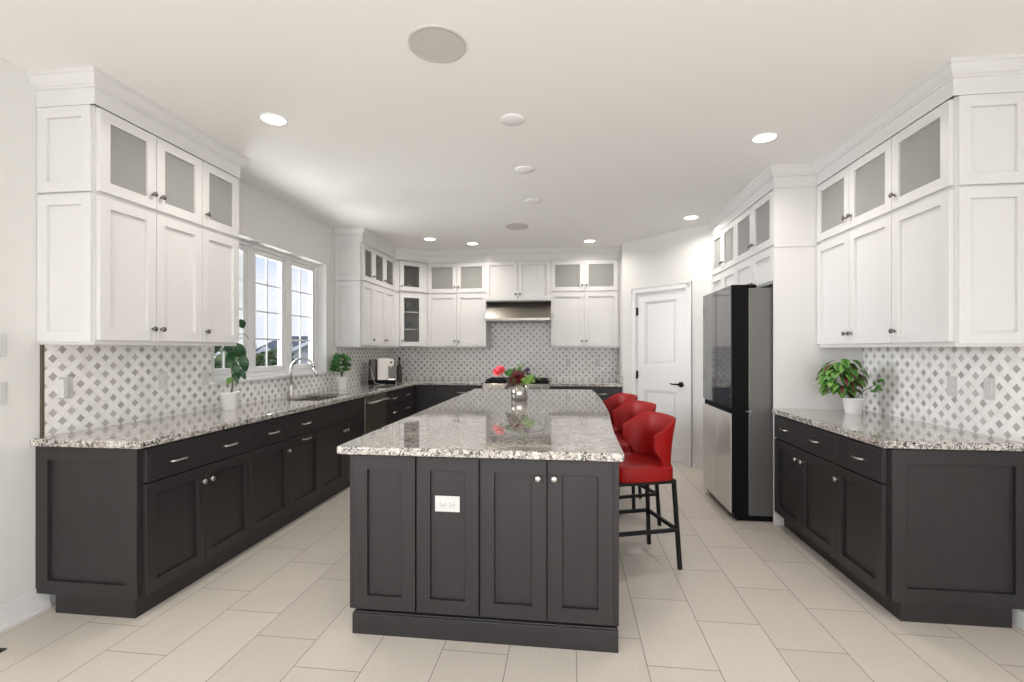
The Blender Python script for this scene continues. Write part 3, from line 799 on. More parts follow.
# back run base (front plane y)
YBF = 6.545
BDB = YB - YBF - .001
t = base_unit('dark corner base cabinet where left and back counters meet', 'back', (XBF, YBF, 0), .295, BDB, 'corner_base_cabinet', toe=.05)
door(t, .04, .29, DZ0, DRZ1, M['dark'], False, [], N)
MB().box(XL-XBF+.001, -.0, .0, BDB, ZK, CT0-.001).build('blind_corner', M['dark'], t)
RG0, RG1 = -1.206, -.262
t = base_unit('dark base cabinet with one drawer pull, just left of the range', 'back', (XBF+.295, YBF, 0), RG0-.003-(XBF+.295), BDB, toe=.05); w = RG0-.003-(XBF+.295)
drawer(t, .004, w, DRZ0, DRZ1, M['dark'], [(w/2+.03, .775)], N)
door(t, .004, w/2, DZ0, DZ1, M['dark'], False, [('k', w/2-.03, .60)], N); door(t, w/2, w, DZ0, DZ1, M['dark'], False, [('k', w/2+.03, .60)], N)
t = base_unit('dark base cabinet with one drawer pull, right of range beside pantry wall', 'back', (RG1+.003, YBF, 0), DX0-.003-(RG1+.003), BDB, toe=.05); w = DX0-.006-RG1
drawer(t, .004, w-.30, DRZ0, DRZ1, M['dark'], [(.22, .775)], N)
drawer(t, w-.296, w-.03, DRZ0, DRZ1, M['dark'], [(w-.255, .775)], N)
door(t, .004, w/2, DZ0, DZ1, M['dark'], False, [('k', w/2-.03, .60)], N); door(t, w/2, w-.03, DZ0, DZ1, M['dark'], False, [('k', w/2+.03, .60)], N)
# right run
XRF = 1.61
RBD = XR - XRF - .001
RY = [3.945, 3.075, 2.628]
t = base_unit('dark base cabinet beside the refrigerator, wide drawer over two doors', 'right', (XRF, RY[0], 0), RY[0]-RY[1], RBD, toe=.055); w = RY[0]-RY[1]
drawer(t, .008, w, DRZ0, DRZ1, M['dark'], [(.20, .780), (.635, .780)], N, .09)
door(t, .008, w/2, DZ0, DZ1, M['dark'], False, [('k', w/2-.04, .604)], N); door(t, w/2, w, DZ0, DZ1, M['dark'], False, [('k', w/2+.04, .604)], N)
t = base_unit('dark base cabinet at right with drawer and panelled end towards the camera', 'right', (XRF, RY[1], 0), RY[1]-RY[2], RBD, toe=.055); w = RY[1]-RY[2]
drawer(t, 0, w-.012, DRZ0, DRZ1, M['dark'], [(.24, .780)], N, .09)
door(t, 0, w-.012, DZ0, DZ1, M['dark'], False, [('k', .030, .604)], N)
panel_end(t, w, RBD, ZK, CT0-.002, M['dark'], 1, rail=.072)
MB().box(w-.014, w, .073, RBD-.075, 0, ZK-.001).build('toe_kick', M['dark'], t)

# ------------------------------------------------------------------ worktops
SX0, SX1, SY0, SY1 = -2.645, -2.245, 4.03, 4.74
ct = MB(); ct.grid([XL+.001, SX0, SX1, -2.135, RG0-.002], [2.138, SY0, SY1, 6.49, YB-.001],
    lambda i, j: not (i == 1 and j == 1) and (i < 3 or j == 3), CT0, CT1, XY)
tag(ct.build('countertop', M['granite'], bevel=.008, bseg=3, fix=True), 'long speckled granite worktop along the left and back walls, holding the sink', 'countertop')
ct = MB(); ct.grid([RG1+.002, DX0-.001], [6.49, YB-.001], lambda i, j: True, CT0, CT1, XY)
ct.box(DX0-.022, DX0-.001, 6.50, YB-.013, CT1, CT1+.10)
tag(ct.build('countertop', M['granite'], bevel=.005, fix=True), 'short granite worktop right of range with upright end splash', 'countertop')
ct = MB(); ct.grid([1.572, XR-.001], [2.608, PY-.002], lambda i, j: True, CT0, CT1, XY)
tag(ct.build('countertop', M['granite'], bevel=.008, bseg=3, fix=True), 'speckled granite worktop on the right, under the potted coleus', 'countertop')
# sink
sk = thing('kitchen_sink', 'undermount stainless steel sink below the kitchen window', 'sink', ((SX0+SX1)/2, (SY0+SY1)/2, 0))
hx_, hy_ = (SX1-SX0)/2, (SY1-SY0)/2
s_ = MB(); zb0 = .69
s_.box(-hx_-.004, hx_+.004, -hy_-.004, hy_+.004, zb0-.004, zb0)
s_.box(-hx_-.006, -hx_, -hy_-.006, hy_+.006, zb0, CT0-.002); s_.box(hx_, hx_+.006, -hy_-.006, hy_+.006, zb0, CT0-.002)
s_.box(-hx_, hx_, -hy_-.006, -hy_, zb0, CT0-.002); s_.box(-hx_, hx_, hy_, hy_+.006, zb0, CT0-.002)
s_.build('basin', M['steel'], sk)
MB().lathe([(.045, zb0), (.045, zb0+.004), (.03, zb0+.003), (.028, zb0-.002)], 20).build('drain', M['darknickel'], sk)
# faucet
fa = thing('faucet', 'brushed steel gooseneck faucet standing behind the sink', 'faucet', (-2.70, 4.35, CT1))
m = MB(); m.lathe([(.030, 0), (.030, .006), (.022, .012), (.020, .10), (.017, .115)], 20)
pts = [(0, 0, .10), (0, 0, .25)]
for k in range(1, 13):
    a = PI*k/12*.93; pts.append((.115*(1-math.cos(a)), .012*(1-math.cos(a)), .26+.115*math.sin(a)))
m.tube(pts, .0125, 14); m.build('spout', M['nickel'], fa)
pe = Vector(pts[-1]); dd = (Vector(pts[-1])-Vector(pts[-2])).normalized()
hd = MB(); hd.tube([pe, pe+dd*.03, pe+dd*.085, pe+dd*.09], [.014, .017, .018, .012], 14); hd.build('spray_head', M['nickel'], fa)
lv = MB(); lv.tube([(0, .018, .07), (0, .040, .075)], .011, 10); lv.tube([(0, .040, .075), (.01, .065, .115)], [.007, .005], 8); lv.build('lever', M['nickel'], fa)

# ------------------------------------------------------------------ RANGE
rg = thing('range', 'stainless gas range with black cooktop under the hood, behind the island', 'range', (RG0, YBF-.03, 0))
rw = RG1-RG0
m = MB(); m.box(.004, rw-.004, .02, YB-.014-(YBF-.03), .09, .905); m.build('body', M['steel'], rg, bevel=.003)
m = MB(); m.box(.004, rw-.004, -.02, .03, .80, .905); m.build('control_panel', M['steel'], rg, bevel=.008, bseg=3)
for k in range(5):
    kb = MB(); kb.lathe([(.022, 0), (.022, .008), (.018, .03), (.012, .032)], 16, T=Matrix.Translation((.12+k*(rw-.24)/4, -.02, .852)) @ TY); kb.build('control_knob', M['nickel'], rg)
m = MB(); m.box(.02, rw-.02, -.012, .02, .26, .78); m.build('oven_door', M['steel'], rg, bevel=.003)
m = MB(); m.tube([(.08, -.05, .735), (rw-.08, -.05, .735)], .012, 10); m.tube([(.12, -.012, .735), (.12, -.05, .735)], .008, 8); m.tube([(rw-.12, -.012, .735), (rw-.12, -.05, .735)], .008, 8); m.build('oven_handle', M['nickel'], rg)
m = MB(); m.box(.03, rw-.03, .05, .60, .905, .912); m.build('cooktop', M['black'], rg)
m = MB(); m.box(.006, rw-.006, .60, YB-.014-(YBF-.03), .905, .945); m.build('back_guard', M['steel'], rg, bevel=.003)
for k in range(3):
    gx0 = .04+k*(rw-.08)/3; gx1 = gx0+(rw-.08)/3-.01
    g_ = MB()
    for yy in (.07, .21, .33, .45, .58): g_.box(gx0, gx1, yy, yy+.014, .935, .955)
    for xx in (gx0, (gx0+gx1)/2-.007, gx1-.014): g_.box(xx, xx+.014, .07, .594, .935, .955)
    for xx in (gx0, gx1-.014):
        for yy in (.07, .58): g_.box(xx, xx+.014, yy, yy+.014, .910, .937)
    g_.build('grate', M['blackmetal'], rg)
    for yy in (.20, .45):
        bq = MB(); bq.lathe([(.045, .911), (.045, .922), (.035, .930), (.0, .930)], 18, T=Matrix.Translation(((gx0+gx1)/2, yy, 0))); bq.build('burner', M['blackmetal'], rg)

# ------------------------------------------------------------------ ISLAND
IX0, IX1, IYF, IYB = -1.071, .225, 2.222, 5.45
isl = thing('kitchen_island', 'large dark kitchen island cabinet in the middle of the room', 'island', ((IX0+IX1)/2, IYF, 0))
ox = (IX0+IX1)/2
def ipoly(x0, x1, y0, xk, yk, y1): return [(x0, y0), (x1, y0), (x1, yk), (xk, yk), (xk, y1), (x0, y1)]
MB().prism(ipoly(IX0-ox, IX1-ox, 0, -.12-ox, .38, IYB-IYF), .108, CT0-.001).build('carcass', M['dark'], isl, bevel=.002)
m = MB(); m.prism(ipoly(-1.046-ox, .220-ox, -.026, -.114-ox, .386, IYB-IYF-.06), 0, .100); m.prism(ipoly(-1.040-ox, .214-ox, -.020, -.12-ox, .38, IYB-IYF-.06), .100, .108); m.build('plinth', M['dark'], isl, bevel=.003)
xs = [-1.042, -.729, -.42, -.103, .200]
isl_door = []
for k in range(4):
    hw = [('k', -.145-ox, .783)] if k == 2 else ([('k', -.070-ox, .783)] if k == 3 else [])
    isl_door.append(door(isl, xs[k]-ox+.002, xs[k+1]-ox-.002, .118, .866, M['dark'], False, hw, M['nickel'], rail=.066, name='door' if k > 1 else 'panel'))
def outlet_mesh(horizontal=True):
    m = MB(); a, b_ = (.060, .0375) if horizontal else (.0375, .060)
    m.box(-a, a, -.006, 0, -b_, b_)
    ins = MB()
    for s in (-1, 1):
        c = (s*.021, 0) if horizontal else (0, s*.021)
        m.lathe([(.0165, 0), (.0165, .008), (.015, .009)], 20, T=Matrix.Translation((c[0], 0, c[1])) @ TY)
        for dx, dz in (((-.006, .006), (-.006, -.006), (.006, 0)) if horizontal else ((-.006, .004), (.006, .004), (0, -.008))):
            ins.box(c[0]+dx-.0022, c[0]+dx+.0022, -.0096, -.0085, c[1]+dz-.0014, c[1]+dz+.0014)
    return m, ins
m, ins = outlet_mesh()
op = m.build('outlet_plate', M['plate'], isl, loc=(-.577-ox, -.009, .642), bevel=.0015)
ins.build('socket', M['black'], op)
# worktop
pts = [(-1.108, 2.150), (.243, 2.150), (.249, 2.70), (.266, 3.08), (.286, 3.45), (.297, 3.98), (.294, 4.60), (.280, 5.15), (.258, 5.53), (-1.108, 5.53)]
def round_poly(pts, rads, seg=6):
    out = []; n = len(pts)
    for i in range(n):
        p = Vector(pts[i]); r = rads.get(i, 0)
        if not r: out.append(tuple(p)); continue
        a = (Vector(pts[i-1])-p).normalized(); b_ = (Vector(pts[(i+1) % n])-p).normalized()
        for k in range(seg+1):
            t_ = k/seg; q0 = p+a*r*(1-t_); q1 = p+b_*r*t_
            out.append(tuple(q0*(1-t_)+q1*t_))
    return out
m = MB(); m.prism(round_poly(pts, {0: .02, 1: .02, 8: .02, 9: .02}), CT0, CT1)
tag(m.build('island_countertop', M['granite'], bevel=.008, bseg=3), 'big glossy granite slab on the dark island', 'countertop')

# ------------------------------------------------------------------ REFRIGERATOR
fr_ = thing('refrigerator', 'four-door refrigerator with black glass upper and steel lower doors', 'refrigerator', (1.282, 3.99, 0))
FW, dt = .80, .125
MB().box(dt+.012, .95, .004, FW-.004, .05, 1.868).build('case', M['steelside'], fr_, bevel=.004)
mid = FW*.485
def fdoor(y0_, y1_, z0_, z1_, mat, nm):
    m = MB(); m.box(.006, dt, y0_, y1_, z0_, z1_, 0); m.box(0, .007, y0_+.002, y1_-.002, z0_+.002, z1_-.002, 1)
    return m.build(nm, [M['black'], mat], fr_, bevel=.002, bseg=1)
fdoor(0, mid-.004, .905, 1.893, M['blackglass'], 'upper_door'); fdoor(mid+.004, FW, .905, 1.893, M['blackglass'], 'upper_door')
fdoor(0, mid-.004, .062, .862, M['fridgesteel'], 'lower_door'); fdoor(mid+.004, FW, .062, .862, M['fridgesteel'], 'lower_door')
m = MB(); m.box(.016, dt+.01, .003, FW-.003, .862, .905); m.build('middle_band', M['black'], fr_)
m = MB(); m.box(.03, dt+.012, .005, FW-.005, .025, .062); m.box(.06, .9, .03, FW-.03, 0, .05); m.build('base_grille', M['black'], fr_)
for yy in (.012, FW-.075):
    m = MB(); m.box(.045, .20, yy, yy+.062, 1.868, 1.896); m.build('hinge_cover', M['black'], fr_, bevel=.006)
m = MB(); m.box(dt-.01, dt+.03, -.012, .004, .878, .886); m.build('hinge', M['nickel'], fr_)

# ------------------------------------------------------------------ BAR STOOLS
def make_stool():
    """local: back towards +x, front (seat) towards -x"""
    t = thing('bar_stool', '', 'bar stool', (0, 0, 0), 0, 'red bar stools along the island')
    # seat cushion, slightly domed
    m = MB(); nseg = 36
    def outline(k, s=1.0):
        a = 2*PI*k/nseg; c, sn = math.cos(a), math.sin(a); e = .42
        return (math.copysign(abs(c)**e, c)*.205*s, math.copysign(abs(sn)**e, sn)*.215*s)
    rings = [(.985, .560), (1.0, .572), (1.0, .628), (.985, .643), (.93, .652), (.6, .650), (.2, .646)]
    vs = [(*outline(k, s), z) for s, z in rings for k in range(nseg)]; fs = []
    for i in range(len(rings)-1):
        for k in range(nseg):
            k2 = (k+1) % nseg; fs.append((i*nseg+k, i*nseg+k2, (i+1)*nseg+k2, (i+1)*nseg+k))
    fs.append(tuple(range(nseg-1, -1, -1))); fs.append(tuple((len(rings)-1)*nseg+k for k in range(nseg)))
    m.add(vs, fs, 0, True); m.build('seat', M['red'], t)
    # wrapped backrest shell
    m = MB(); NA, NZ = 44, 9; outer = []; inner = []
    for i in range(NA+1):
        a = R(-90 + 180*i/NA); ab = abs(math.degrees(a))
        s = min(1, max(0, (ab-34)/58)); s = s*s*(1.6-.6*s)
        top = .950 - .105*s
        c, sn = math.cos(a), math.sin(a); e = .72
        bxp, byp = math.copysign(abs(c)**e, c), math.copysign(abs(sn)**e, sn)
        ro, ri = [], []
        for j in range(NZ+1):
            q = j/NZ; z = .566 + (top-.566)*q
            # the wings sweep back towards the seat at the bottom
            t_ = min(1, max(0, (.77-z)/.15)); t_ = t_*t_*(3-2*t_)
            aj = a*(1 - .36*t_); c, sn = math.cos(aj), math.sin(aj)
            bxp, byp = math.copysign(abs(c)**e, c), math.copysign(abs(sn)**e, sn)
            h = (z-.566)/.41
            flare = 1 + .13*h - .10*math.sin(PI*min(1, h))*0.5
            th = .030 - .012*q
            ro.append((.212*flare*bxp + .012*h, .226*flare*byp, z))
            ri.append(((.212*flare-th)*bxp + .012*h, (.226*flare-th)*byp, z - (.006 if j == NZ else 0)))
        outer.append(ro); inner.append(ri)
    vs = []; fs = []
    for ro, ri in zip(outer, inner): vs += ro + ri[::-1]
    W_ = 2*(NZ+1)
    for i in range(NA):
        for j in range(W_):
            j2 = (j+1) % W_; fs.append((i*W_+j, (i+1)*W_+j, (i+1)*W_+j2, i*W_+j2))
    fs.append(tuple(range(W_))); fs.append(tuple(NA*W_+j for j in range(W_-1, -1, -1)))
    m.add(vs, fs, 0, True); o = m.build('backrest', M['red'], t, fix=True)
    sb = o.modifiers.new('smooth', 'SUBSURF'); sb.levels = 1; sb.render_levels = 1
    # frame
    m = MB(); zt = .548; hx2, hy2 = .190, .176
    for a, b_ in (((-hx2, -hy2), (hx2, -hy2)), ((hx2, -hy2), (hx2, hy2)), ((hx2, hy2), (-hx2, hy2)), ((-hx2, hy2), (-hx2, -hy2))):
        m.bar((*a, zt), (*b_, zt), .022, .024)
    m.box(-hx2, hx2, -hy2, hy2, .552, .562)
    m.build('seat_frame', M['blackmetal'], t)
    feet = {}
    for sx in (-1, 1):
        for sy in (-1, 1):
            a = Vector((sx*hx2, sy*hy2, zt+.01)); b_ = Vector((sx*(hx2+.030), sy*(hy2+.022), 0)); feet[(sx, sy)] = (a, b_)
            l = MB(); l.bar(a, b_, .022); l.build('leg', M['blackmetal'], t)
    at = lambda k, z: feet[k][0].lerp(feet[k][1], (feet[k][0].z-z)/feet[k][0].z)
    for ka, kb, z in (((-1,-1), (1,-1), .245), ((-1,1), (1,1), .245), ((1,-1), (1,1), .245), ((-1,-1), (-1,1), .245)):
        r_ = MB(); r_.bar(at(ka, z), at(kb, z), .018, .022); r_.build('footrest', M['blackmetal'], t)
    return t
st = make_stool()
st.location = (.414, 3.20, 0); st.rotation_euler = (0, 0, R(18.9)); st['label'] = 'red bar stool nearest the camera, at the island'
copy_thing(st, (.420, 3.93, 0), 'red bar stool in the middle of three at the island', R(22))
copy_thing(st, (.375, 4.62, 0), 'red bar stool farthest from camera, nearest the pantry door', R(20))

# ------------------------------------------------------------------ CEILING fixtures
def make_light():
    t = thing('recessed_light', '', 'ceiling light', (0,0,0), 0, 'recessed ceiling lights')
    m = MB(); m.lathe([(.070, -.001), (.071, -.005), (.084, -.003), (.086, 0)], 32, cap0=False, cap1=False); m.build('trim_ring', M['coverwhite'], t)
    m = MB(); m.lathe([(.0, -.003), (.071, -.003)], 32, cap0=False, cap1=False, smooth=False); m.build('lens', M['lens'], t, fix=True)
    return t
LP = [((-1.823, 2.752), 'lit recessed ceiling light near the left wall cabinets, nearest the camera'),
      ((1.305, 3.389), 'lit recessed ceiling light above the right counter side'),
      ((1.306, 5.348), 'lit recessed ceiling light in front of the refrigerator glass cabinets'),
      ((-1.793, 5.984), 'lit recessed ceiling light in front of the corner glass cabinet'),
      ((-1.30, 6.307), 'lit recessed ceiling light left of the range hood'),
      ((.261, 6.346), 'lit recessed ceiling light in front of back cabinets, near pantry wall')]
rl = make_light()
for i, ((x, y), lab) in enumerate(LP):
    o = rl if i == 0 else copy_thing(rl, (x, y, ZC), lab)
    o.location = (x, y, ZC); o['label'] = lab
    lo = area('lamp', (x, y, ZC-.012), (0, 0, 0), .12, .12, LAMP_W, (1, .945, .87), 'DISK')
# more of the same lamps behind and above the camera, out of frame
for x, y in ((-1.6, -.6), (1.2, -.6), (-.2, -1.9)):
    area('lamp', (x, y, ZC-.012), (0, 0, 0), .12, .12, LAMP_W, (1, .945, .87), 'DISK')
def speaker(loc, label):
    t = thing('ceiling_speaker', label, 'speaker', loc, 0, 'ceiling speakers')
    m = MB(); m.lathe([(.120, -.002), (.122, -.007), (.134, -.006), (.136, 0)], 40, cap0=False, cap1=False); m.build('rim', M['grille'], t)
    m = MB(); m.lathe([(.0, -.0065), (.122, -.006)], 40, cap0=False, cap1=False); m.build('grille', M['grille'], t)
    return t
speaker((-.615, 2.17, ZC), 'large round grey speaker in the ceiling above island, nearest the camera')
speaker((-.606, 5.497, ZC), 'round grey ceiling speaker far back, just in front of the range hood')
def cover(loc, label):
    m = MB(); m.lathe([(.076, 0), (.076, -.005), (.070, -.010), (.0, -.011)], 32, cap0=False, cap1=False)
    return tag(m.build('ceiling_cover_plate', M['coverwhite'], loc=loc), label, 'cover plate', 'round ceiling cover plates')
cover((-.352, 2.936, ZC), 'small round white ceiling cover, nearest the big speaker')
cover((-.355, 3.763, ZC), 'small round white ceiling cover, middle one of three')
cover((-.349, 4.571, ZC), 'small round white ceiling cover, third from the camera')

# ------------------------------------------------------------------ outlets and plates on the walls
def outlet(loc, side, label, mat, plain=False):
    t = thing('wall_outlet', label, 'outlet', loc, ROT[side])
    if plain:
        m = MB(); m.box(-.036, .036, -.006, 0, -.058, .058); o = m.build('cover', mat, t, bevel=.002)
        m = MB(); m.box(-.017, .017, -.009, -.005, -.033, .033); m.build('rocker', mat, t, bevel=.002)
    else:
        m, ins = outlet_mesh(False); o = m.build('cover', mat, t, bevel=.0015); ins.build('socket', M['tileplate'], t)
    return t
o = outlet((TX, 2.305, 1.165), 'left', 'white outlet on left backsplash, nearest the camera, with a plug-in adapter', M['plate'])
MB().rbox(-.040, -.008, -.034, -.006, -.052, .050, .006).build('adapter', M['plate'], o, bevel=.003)
outlet((TX, 2.935, 1.165), 'left', 'beige outlet on left backsplash midway under the wall cabinets', M['tileplate'])
outlet((TX, 3.315, 1.165), 'left', 'beige switch plate on left backsplash beside the window', M['tileplate'], True)
outlet((XR-.012, 2.83, 1.165), 'right', 'white switch plate on right backsplash, nearest the camera', M['plate'], True)
outlet((XR-.012, 3.08, 1.16), 'right', 'pale outlet on right backsplash, nearer the potted coleus', M['plate'])
outlet((-.02, YB-.012, 1.18), 'back', 'pale outlet on back backsplash right of the range', M['plate'])
outlet((.42, YB-.012, 1.18), 'back', 'pale outlet on back backsplash nearest the pantry wall', M['plate'])
outlet((XL, 2.00, 1.40), 'left', 'white upper switch plate on left wall at the photo edge', M['plate'], True)
outlet((XL, 2.00, 1.16), 'left', 'white lower plate on left wall at the photo edge', M['plate'], True)
# floor register
m = MB(); m.box(-.05, .05, -.13, .13, 0, .004)
for k in range(8): m.box(-.04, .04, -.115+k*.03, -.10+k*.03, .004, .007)
tag(m.build('floor_register', M['blackmetal'], loc=(-2.615, 1.76, 0)), 'dark metal floor vent beside the left baseboard', 'floor vent')

# ------------------------------------------------------------------ PLANTS
def leaf_blade(m, base, tip, width, normal, bend=.15, mi=(0, 0), seg=7, fold=.12, shape=.9):
    base, tip = Vector(base), Vector(tip); d = tip-base; L = d.length; t = d.normalized()
    nrm = Vector(normal); nrm = (nrm - t*nrm.dot(t)); nrm = nrm.normalized() if nrm.length > 1e-5 else t.orthogonal().normalized()
    sd = t.cross(nrm).normalized(); vs = []; fs = []; mm = []
    for i in range(seg+1):
        q = i/seg; wd = width*.5*(math.sin(PI*min(1, q**.75))**shape) if 0 < q < 1 else .0008
        c = base + d*q + nrm*(bend*L*math.sin(PI*q)*.6)
        for k in (-1, -.5, 0, .5, 1): vs.append(c + sd*wd*k + nrm*(abs(k)*fold*wd))
    for i in range(seg):
        for k in range(4):
            fs.append((i*5+k, i*5+k+1, (i+1)*5+k+1, (i+1)*5+k)); mm.append(mi[1] if k in (1, 2) else mi[0])
    o = len(m.v); m.v += [tuple(v) for v in vs]
    for f, mt in zip(fs, mm): m.f.append(tuple(x+o for x in f)); m.m.append(mt); m.sm.append(True)
def pot(parent, r0, r1, h, mat=M['ceramic'], saucer=False):
    m = MB(); m.lathe([(r0*.96, 0), (r0, .004), (r1, h-.012), (r1*1.03, h-.010), (r1*1.03, h), (r1*.93, h), (r1*.90, h-.02), (r1*.9, h-.022)], 28, cap1=False)
    m.build('pot', mat, parent)
    s = MB(); s.lathe([(0, h-.014), (r1*.92, h-.018)], 24, cap0=False, cap1=False); s.build('soil', M['soil'], parent, fix=True)

TOC = Vector((.55, -.78, .25))       # roughly towards the room
# tall big-leaved plant left of the sink (local origin at pot base)
pl = thing('potted_plant', 'tall large-leaved plant in a white pot under the window, left of the sink', 'plant', (-2.60, 3.375, CT1))
pot(pl, .052, .068, .135)
lv_ = MB(); stm = MB()
def P3(dy, z, dx=0): return Vector((dx, dy, z-CT1))
stm.tube([P3(.02, 1.03), P3(.03, 1.10, .004), P3(.03, 1.18), P3(.022, 1.24, -.004), P3(.03, 1.34), P3(.05, 1.41, 0)], [.006, .006, .005, .005, .004, .003], 8)
stm.tube([P3(.045, 1.40), P3(.085, 1.48, .0), P3(.115, 1.55, -.01), P3(.13, 1.615, -.01)], .0032, 6)
stm.tube([P3(.05, 1.41), P3(.10, 1.50, .01), P3(.165, 1.50, .01), P3(.21, 1.46, .01)], .0026, 6)
stm.tube([P3(.03, 1.16), P3(.05, 1.21), P3(.10, 1.225)], .0028, 6); stm.tube([P3(.024, 1.24), P3(.05, 1.28)], .0028, 6); stm.tube([P3(.03, 1.12), P3(.005, 1.16)], .0025, 6)
# leaves: base (y, z), tip (y, z), width, offset towards the room
for (a, b_, wd, dx, bd) in (((.128, 1.619), (.167, 1.545), .075, -.01, .12), ((.031, 1.404), (-.095, 1.362), .075, .02, .2), ((.018, 1.364), (-.032, 1.232), .080, .03, .2),
                            ((.070, 1.430), (.150, 1.295), .105, .01, .2), ((.118, 1.338), (.152, 1.198), .090, .03, .2), ((.050, 1.278), (.080, 1.138), .075, .02, .18),
                            ((.100, 1.226), (.122, 1.136), .055, .045, .15), ((.005, 1.162), (-.072, 1.105), .055, .04, .2), ((.020, 1.195), (.026, 1.108), .045, .055, .15),
                            ((.040, 1.405), (.005, 1.350), .055, -.03, .2), ((.060, 1.42), (.125, 1.40), .06, -.03, .2)):
    leaf_blade(lv_, P3(a[0], a[1], dx*.3), P3(b_[0], b_[1], dx), wd*.82, TOC + Vector((random.uniform(-.2, .2), random.uniform(-.2, .2), random.uniform(-.1, .3))), bd, mi=((1, 1) if wd == .055 and dx == .04 else (0, 0)), shape=.7)
lv_.build('foliage', [M['leafdark'], M['leaflight']], pl); stm.build('stem', M['stemgreen'], pl)

# small bushy plant right of the sink
p2 = thing('potted_plant', 'small bushy green plant in a white pot, right of the sink', 'plant', (-2.63, 5.255, CT1))
pot(p2, .052, .066, .145)
lv_ = MB(); stm = MB()
for k in range(170):
    a = random.uniform(0, 2*PI); u = random.uniform(-.55, 1); rr = .135*random.uniform(.55, 1)
    h = .275 + .125*u; rad = rr*math.sqrt(max(.05, 1-u*u*.8))
    c = Vector((rad*math.cos(a)*.72, rad*math.sin(a)*1.05-.03, h))
    d = Vector((math.cos(a), math.sin(a), random.uniform(-.6, .5))).normalized()
    leaf_blade(lv_, c-d*.022, c+d*.034, .044, Vector((.3, -.4, .9))+Vector((random.uniform(-.6, .6), random.uniform(-.6, .6), 0)), .2, mi=(random.choice((0, 0, 1)),)*2, seg=4)
for k in range(9):
    a = 2*PI*k/9; stm.tube([(0, 0, .13), (.02*math.cos(a), .02*math.sin(a), .2), (.075*math.cos(a), .09*math.sin(a), .31)], .003, 6)
lv_.build('foliage', [M['leaf'], M['leafdark']], p2); stm.build('stem', M['stemgreen'], p2)

# coleus on the right counter
p3 = thing('potted_plant', 'potted coleus with maroon-centred leaves on the right counter', 'plant', (2.030, 3.70, CT1))
pot(p3, .050, .064, .115)
lv_ = MB(); stm = MB()
rc = random.Random(21)
CC = Vector((-.080, -.01, .205)); n_l = 100
for k in range(n_l):
    u = 1 - 1.75*(k+.5)/n_l; a = k*2.39996 + rc.uniform(-.25, .25); rr = math.sqrt(max(0, 1-u*u))
    nrm = Vector((rr*math.cos(a), rr*math.sin(a), u)); sc = rc.uniform(.80, 1.0)
    tip = CC + Vector((nrm.x*.180*sc, nrm.y*.145*sc, nrm.z*.155*sc + .012))
    out = Vector((nrm.x, nrm.y, 0)); out = out.normalized() if out.length > .15 else Vector((math.cos(a), math.sin(a), 0))
    d = (out + Vector((0, 0, .45 if u > .75 else -.55 - rc.uniform(0, .7)))).normalized()
    L = rc.uniform(.070, .098)
    mi = (0, 2) if rc.random() < .24 else ((1, 0) if rc.random() < .62 else (0, 1))
    bpt = tip - d*L
    leaf_blade(lv_, bpt, tip, rc.uniform(.050, .066), out*.6 + Vector((0, -.15, .8)), .22, mi=mi, seg=6, shape=.75)
    if k % 5 == 0: stm.tube([(0, 0, .10), (bpt.x*.4, bpt.y*.4, .10+(bpt.z-.10)*.6), bpt], .003, 6)
# the trailing shoot towards the wall
for dx, dz, l in ((.165, .235, .07), (.185, .25, .07), (.19, .21, .06), (.16, .20, .065), (.175, .17, .06), (.150, .23, .05)):
    d = Vector((random.uniform(-.5, .6), random.uniform(-.5, .3), random.uniform(-.6, .7))).normalized()
    leaf_blade(lv_, Vector((dx-.01, .0, dz)), Vector((min(dx-.01, .165), .0, dz))+d*l*.8, .028, Vector((0, -1, .4)), .1, mi=(1, 0), seg=5)
stm.tube([(0, 0, .10), (.08, 0, .17), (.16, 0, .215)], .003, 6)
lv_.build('foliage', [M['leaf'], M['leaflight'], M['maroon']], p3); stm.build('stem', M['stemgreen'], p3)

# ------------------------------------------------------------------ FLOWERS in a silver vase on the island
va = tag(MB().lathe([(.070, 0), (.074, .004), (.075, .06), (.077, .140), (.073, .140), (.071, .06), (.066, .010), (0, .010)], 36, cap1=False).build('vase', M['silver'], loc=(-.452, 4.30, CT1)), 'cylindrical silver vase of flowers on the island', 'vase')
FC = Vector((-.452, 4.30, CT1))
def stemcurve(tip, m): m.tube([(0, 0, .015), (tip[0]*.25, tip[1]*.25, .10), (tip[0]*.7, tip[1]*.7, tip[2]*.85), tip], .0035, 6)
# pink rose
ro = thing('cut_rose', 'open pink rose leaning left out of the silver vase', 'flower', FC)
m = MB(); c0 = Vector((-.185, -.01, .268)); stemcurve((c0.x, c0.y, c0.z-.03), m); m.build('stem', M['stemgreen'], ro)
m = MB(); ax = Vector((-.35, -.55, .75)).normalized()
for ring, (nn, rad, ln, wd, up) in enumerate(((7, .012, .056, .060, .25), (7, .020, .056, .058, .8), (6, .018, .060, .056, 1.5), (6, .012, .062, .050, 2.6), (5, .004, .060, .040, 5.0))):
    for k in range(nn):
        a = 2*PI*k/nn+ring*.5; o1 = ax.orthogonal().normalized(); o2 = ax.cross(o1); rd = o1*math.cos(a)+o2*math.sin(a)
        bs_ = c0 - ax*.025 + rd*rad; d = (rd + ax*up).normalized()
        leaf_blade(m, bs_, bs_+d*ln, wd, rd-ax*.2, -.35, mi=((1, 0) if ring == 0 else (0, 0)), seg=6, shape=.55)
m.sphere(tuple(c0+ax*.006), .030, 14, 9)
m.build('petals', [M['pink'], M['palepink']], ro)
m = MB()
for k in range(4):
    a = k*PI/2; leaf_blade(m, c0+Vector((.02, 0, -.03)), c0+Vector((.05+.04*math.cos(a), .04*math.sin(a), .0)), .03, (0, -.5, 1), .1)
m.build('sepals', M['leaf'], ro)
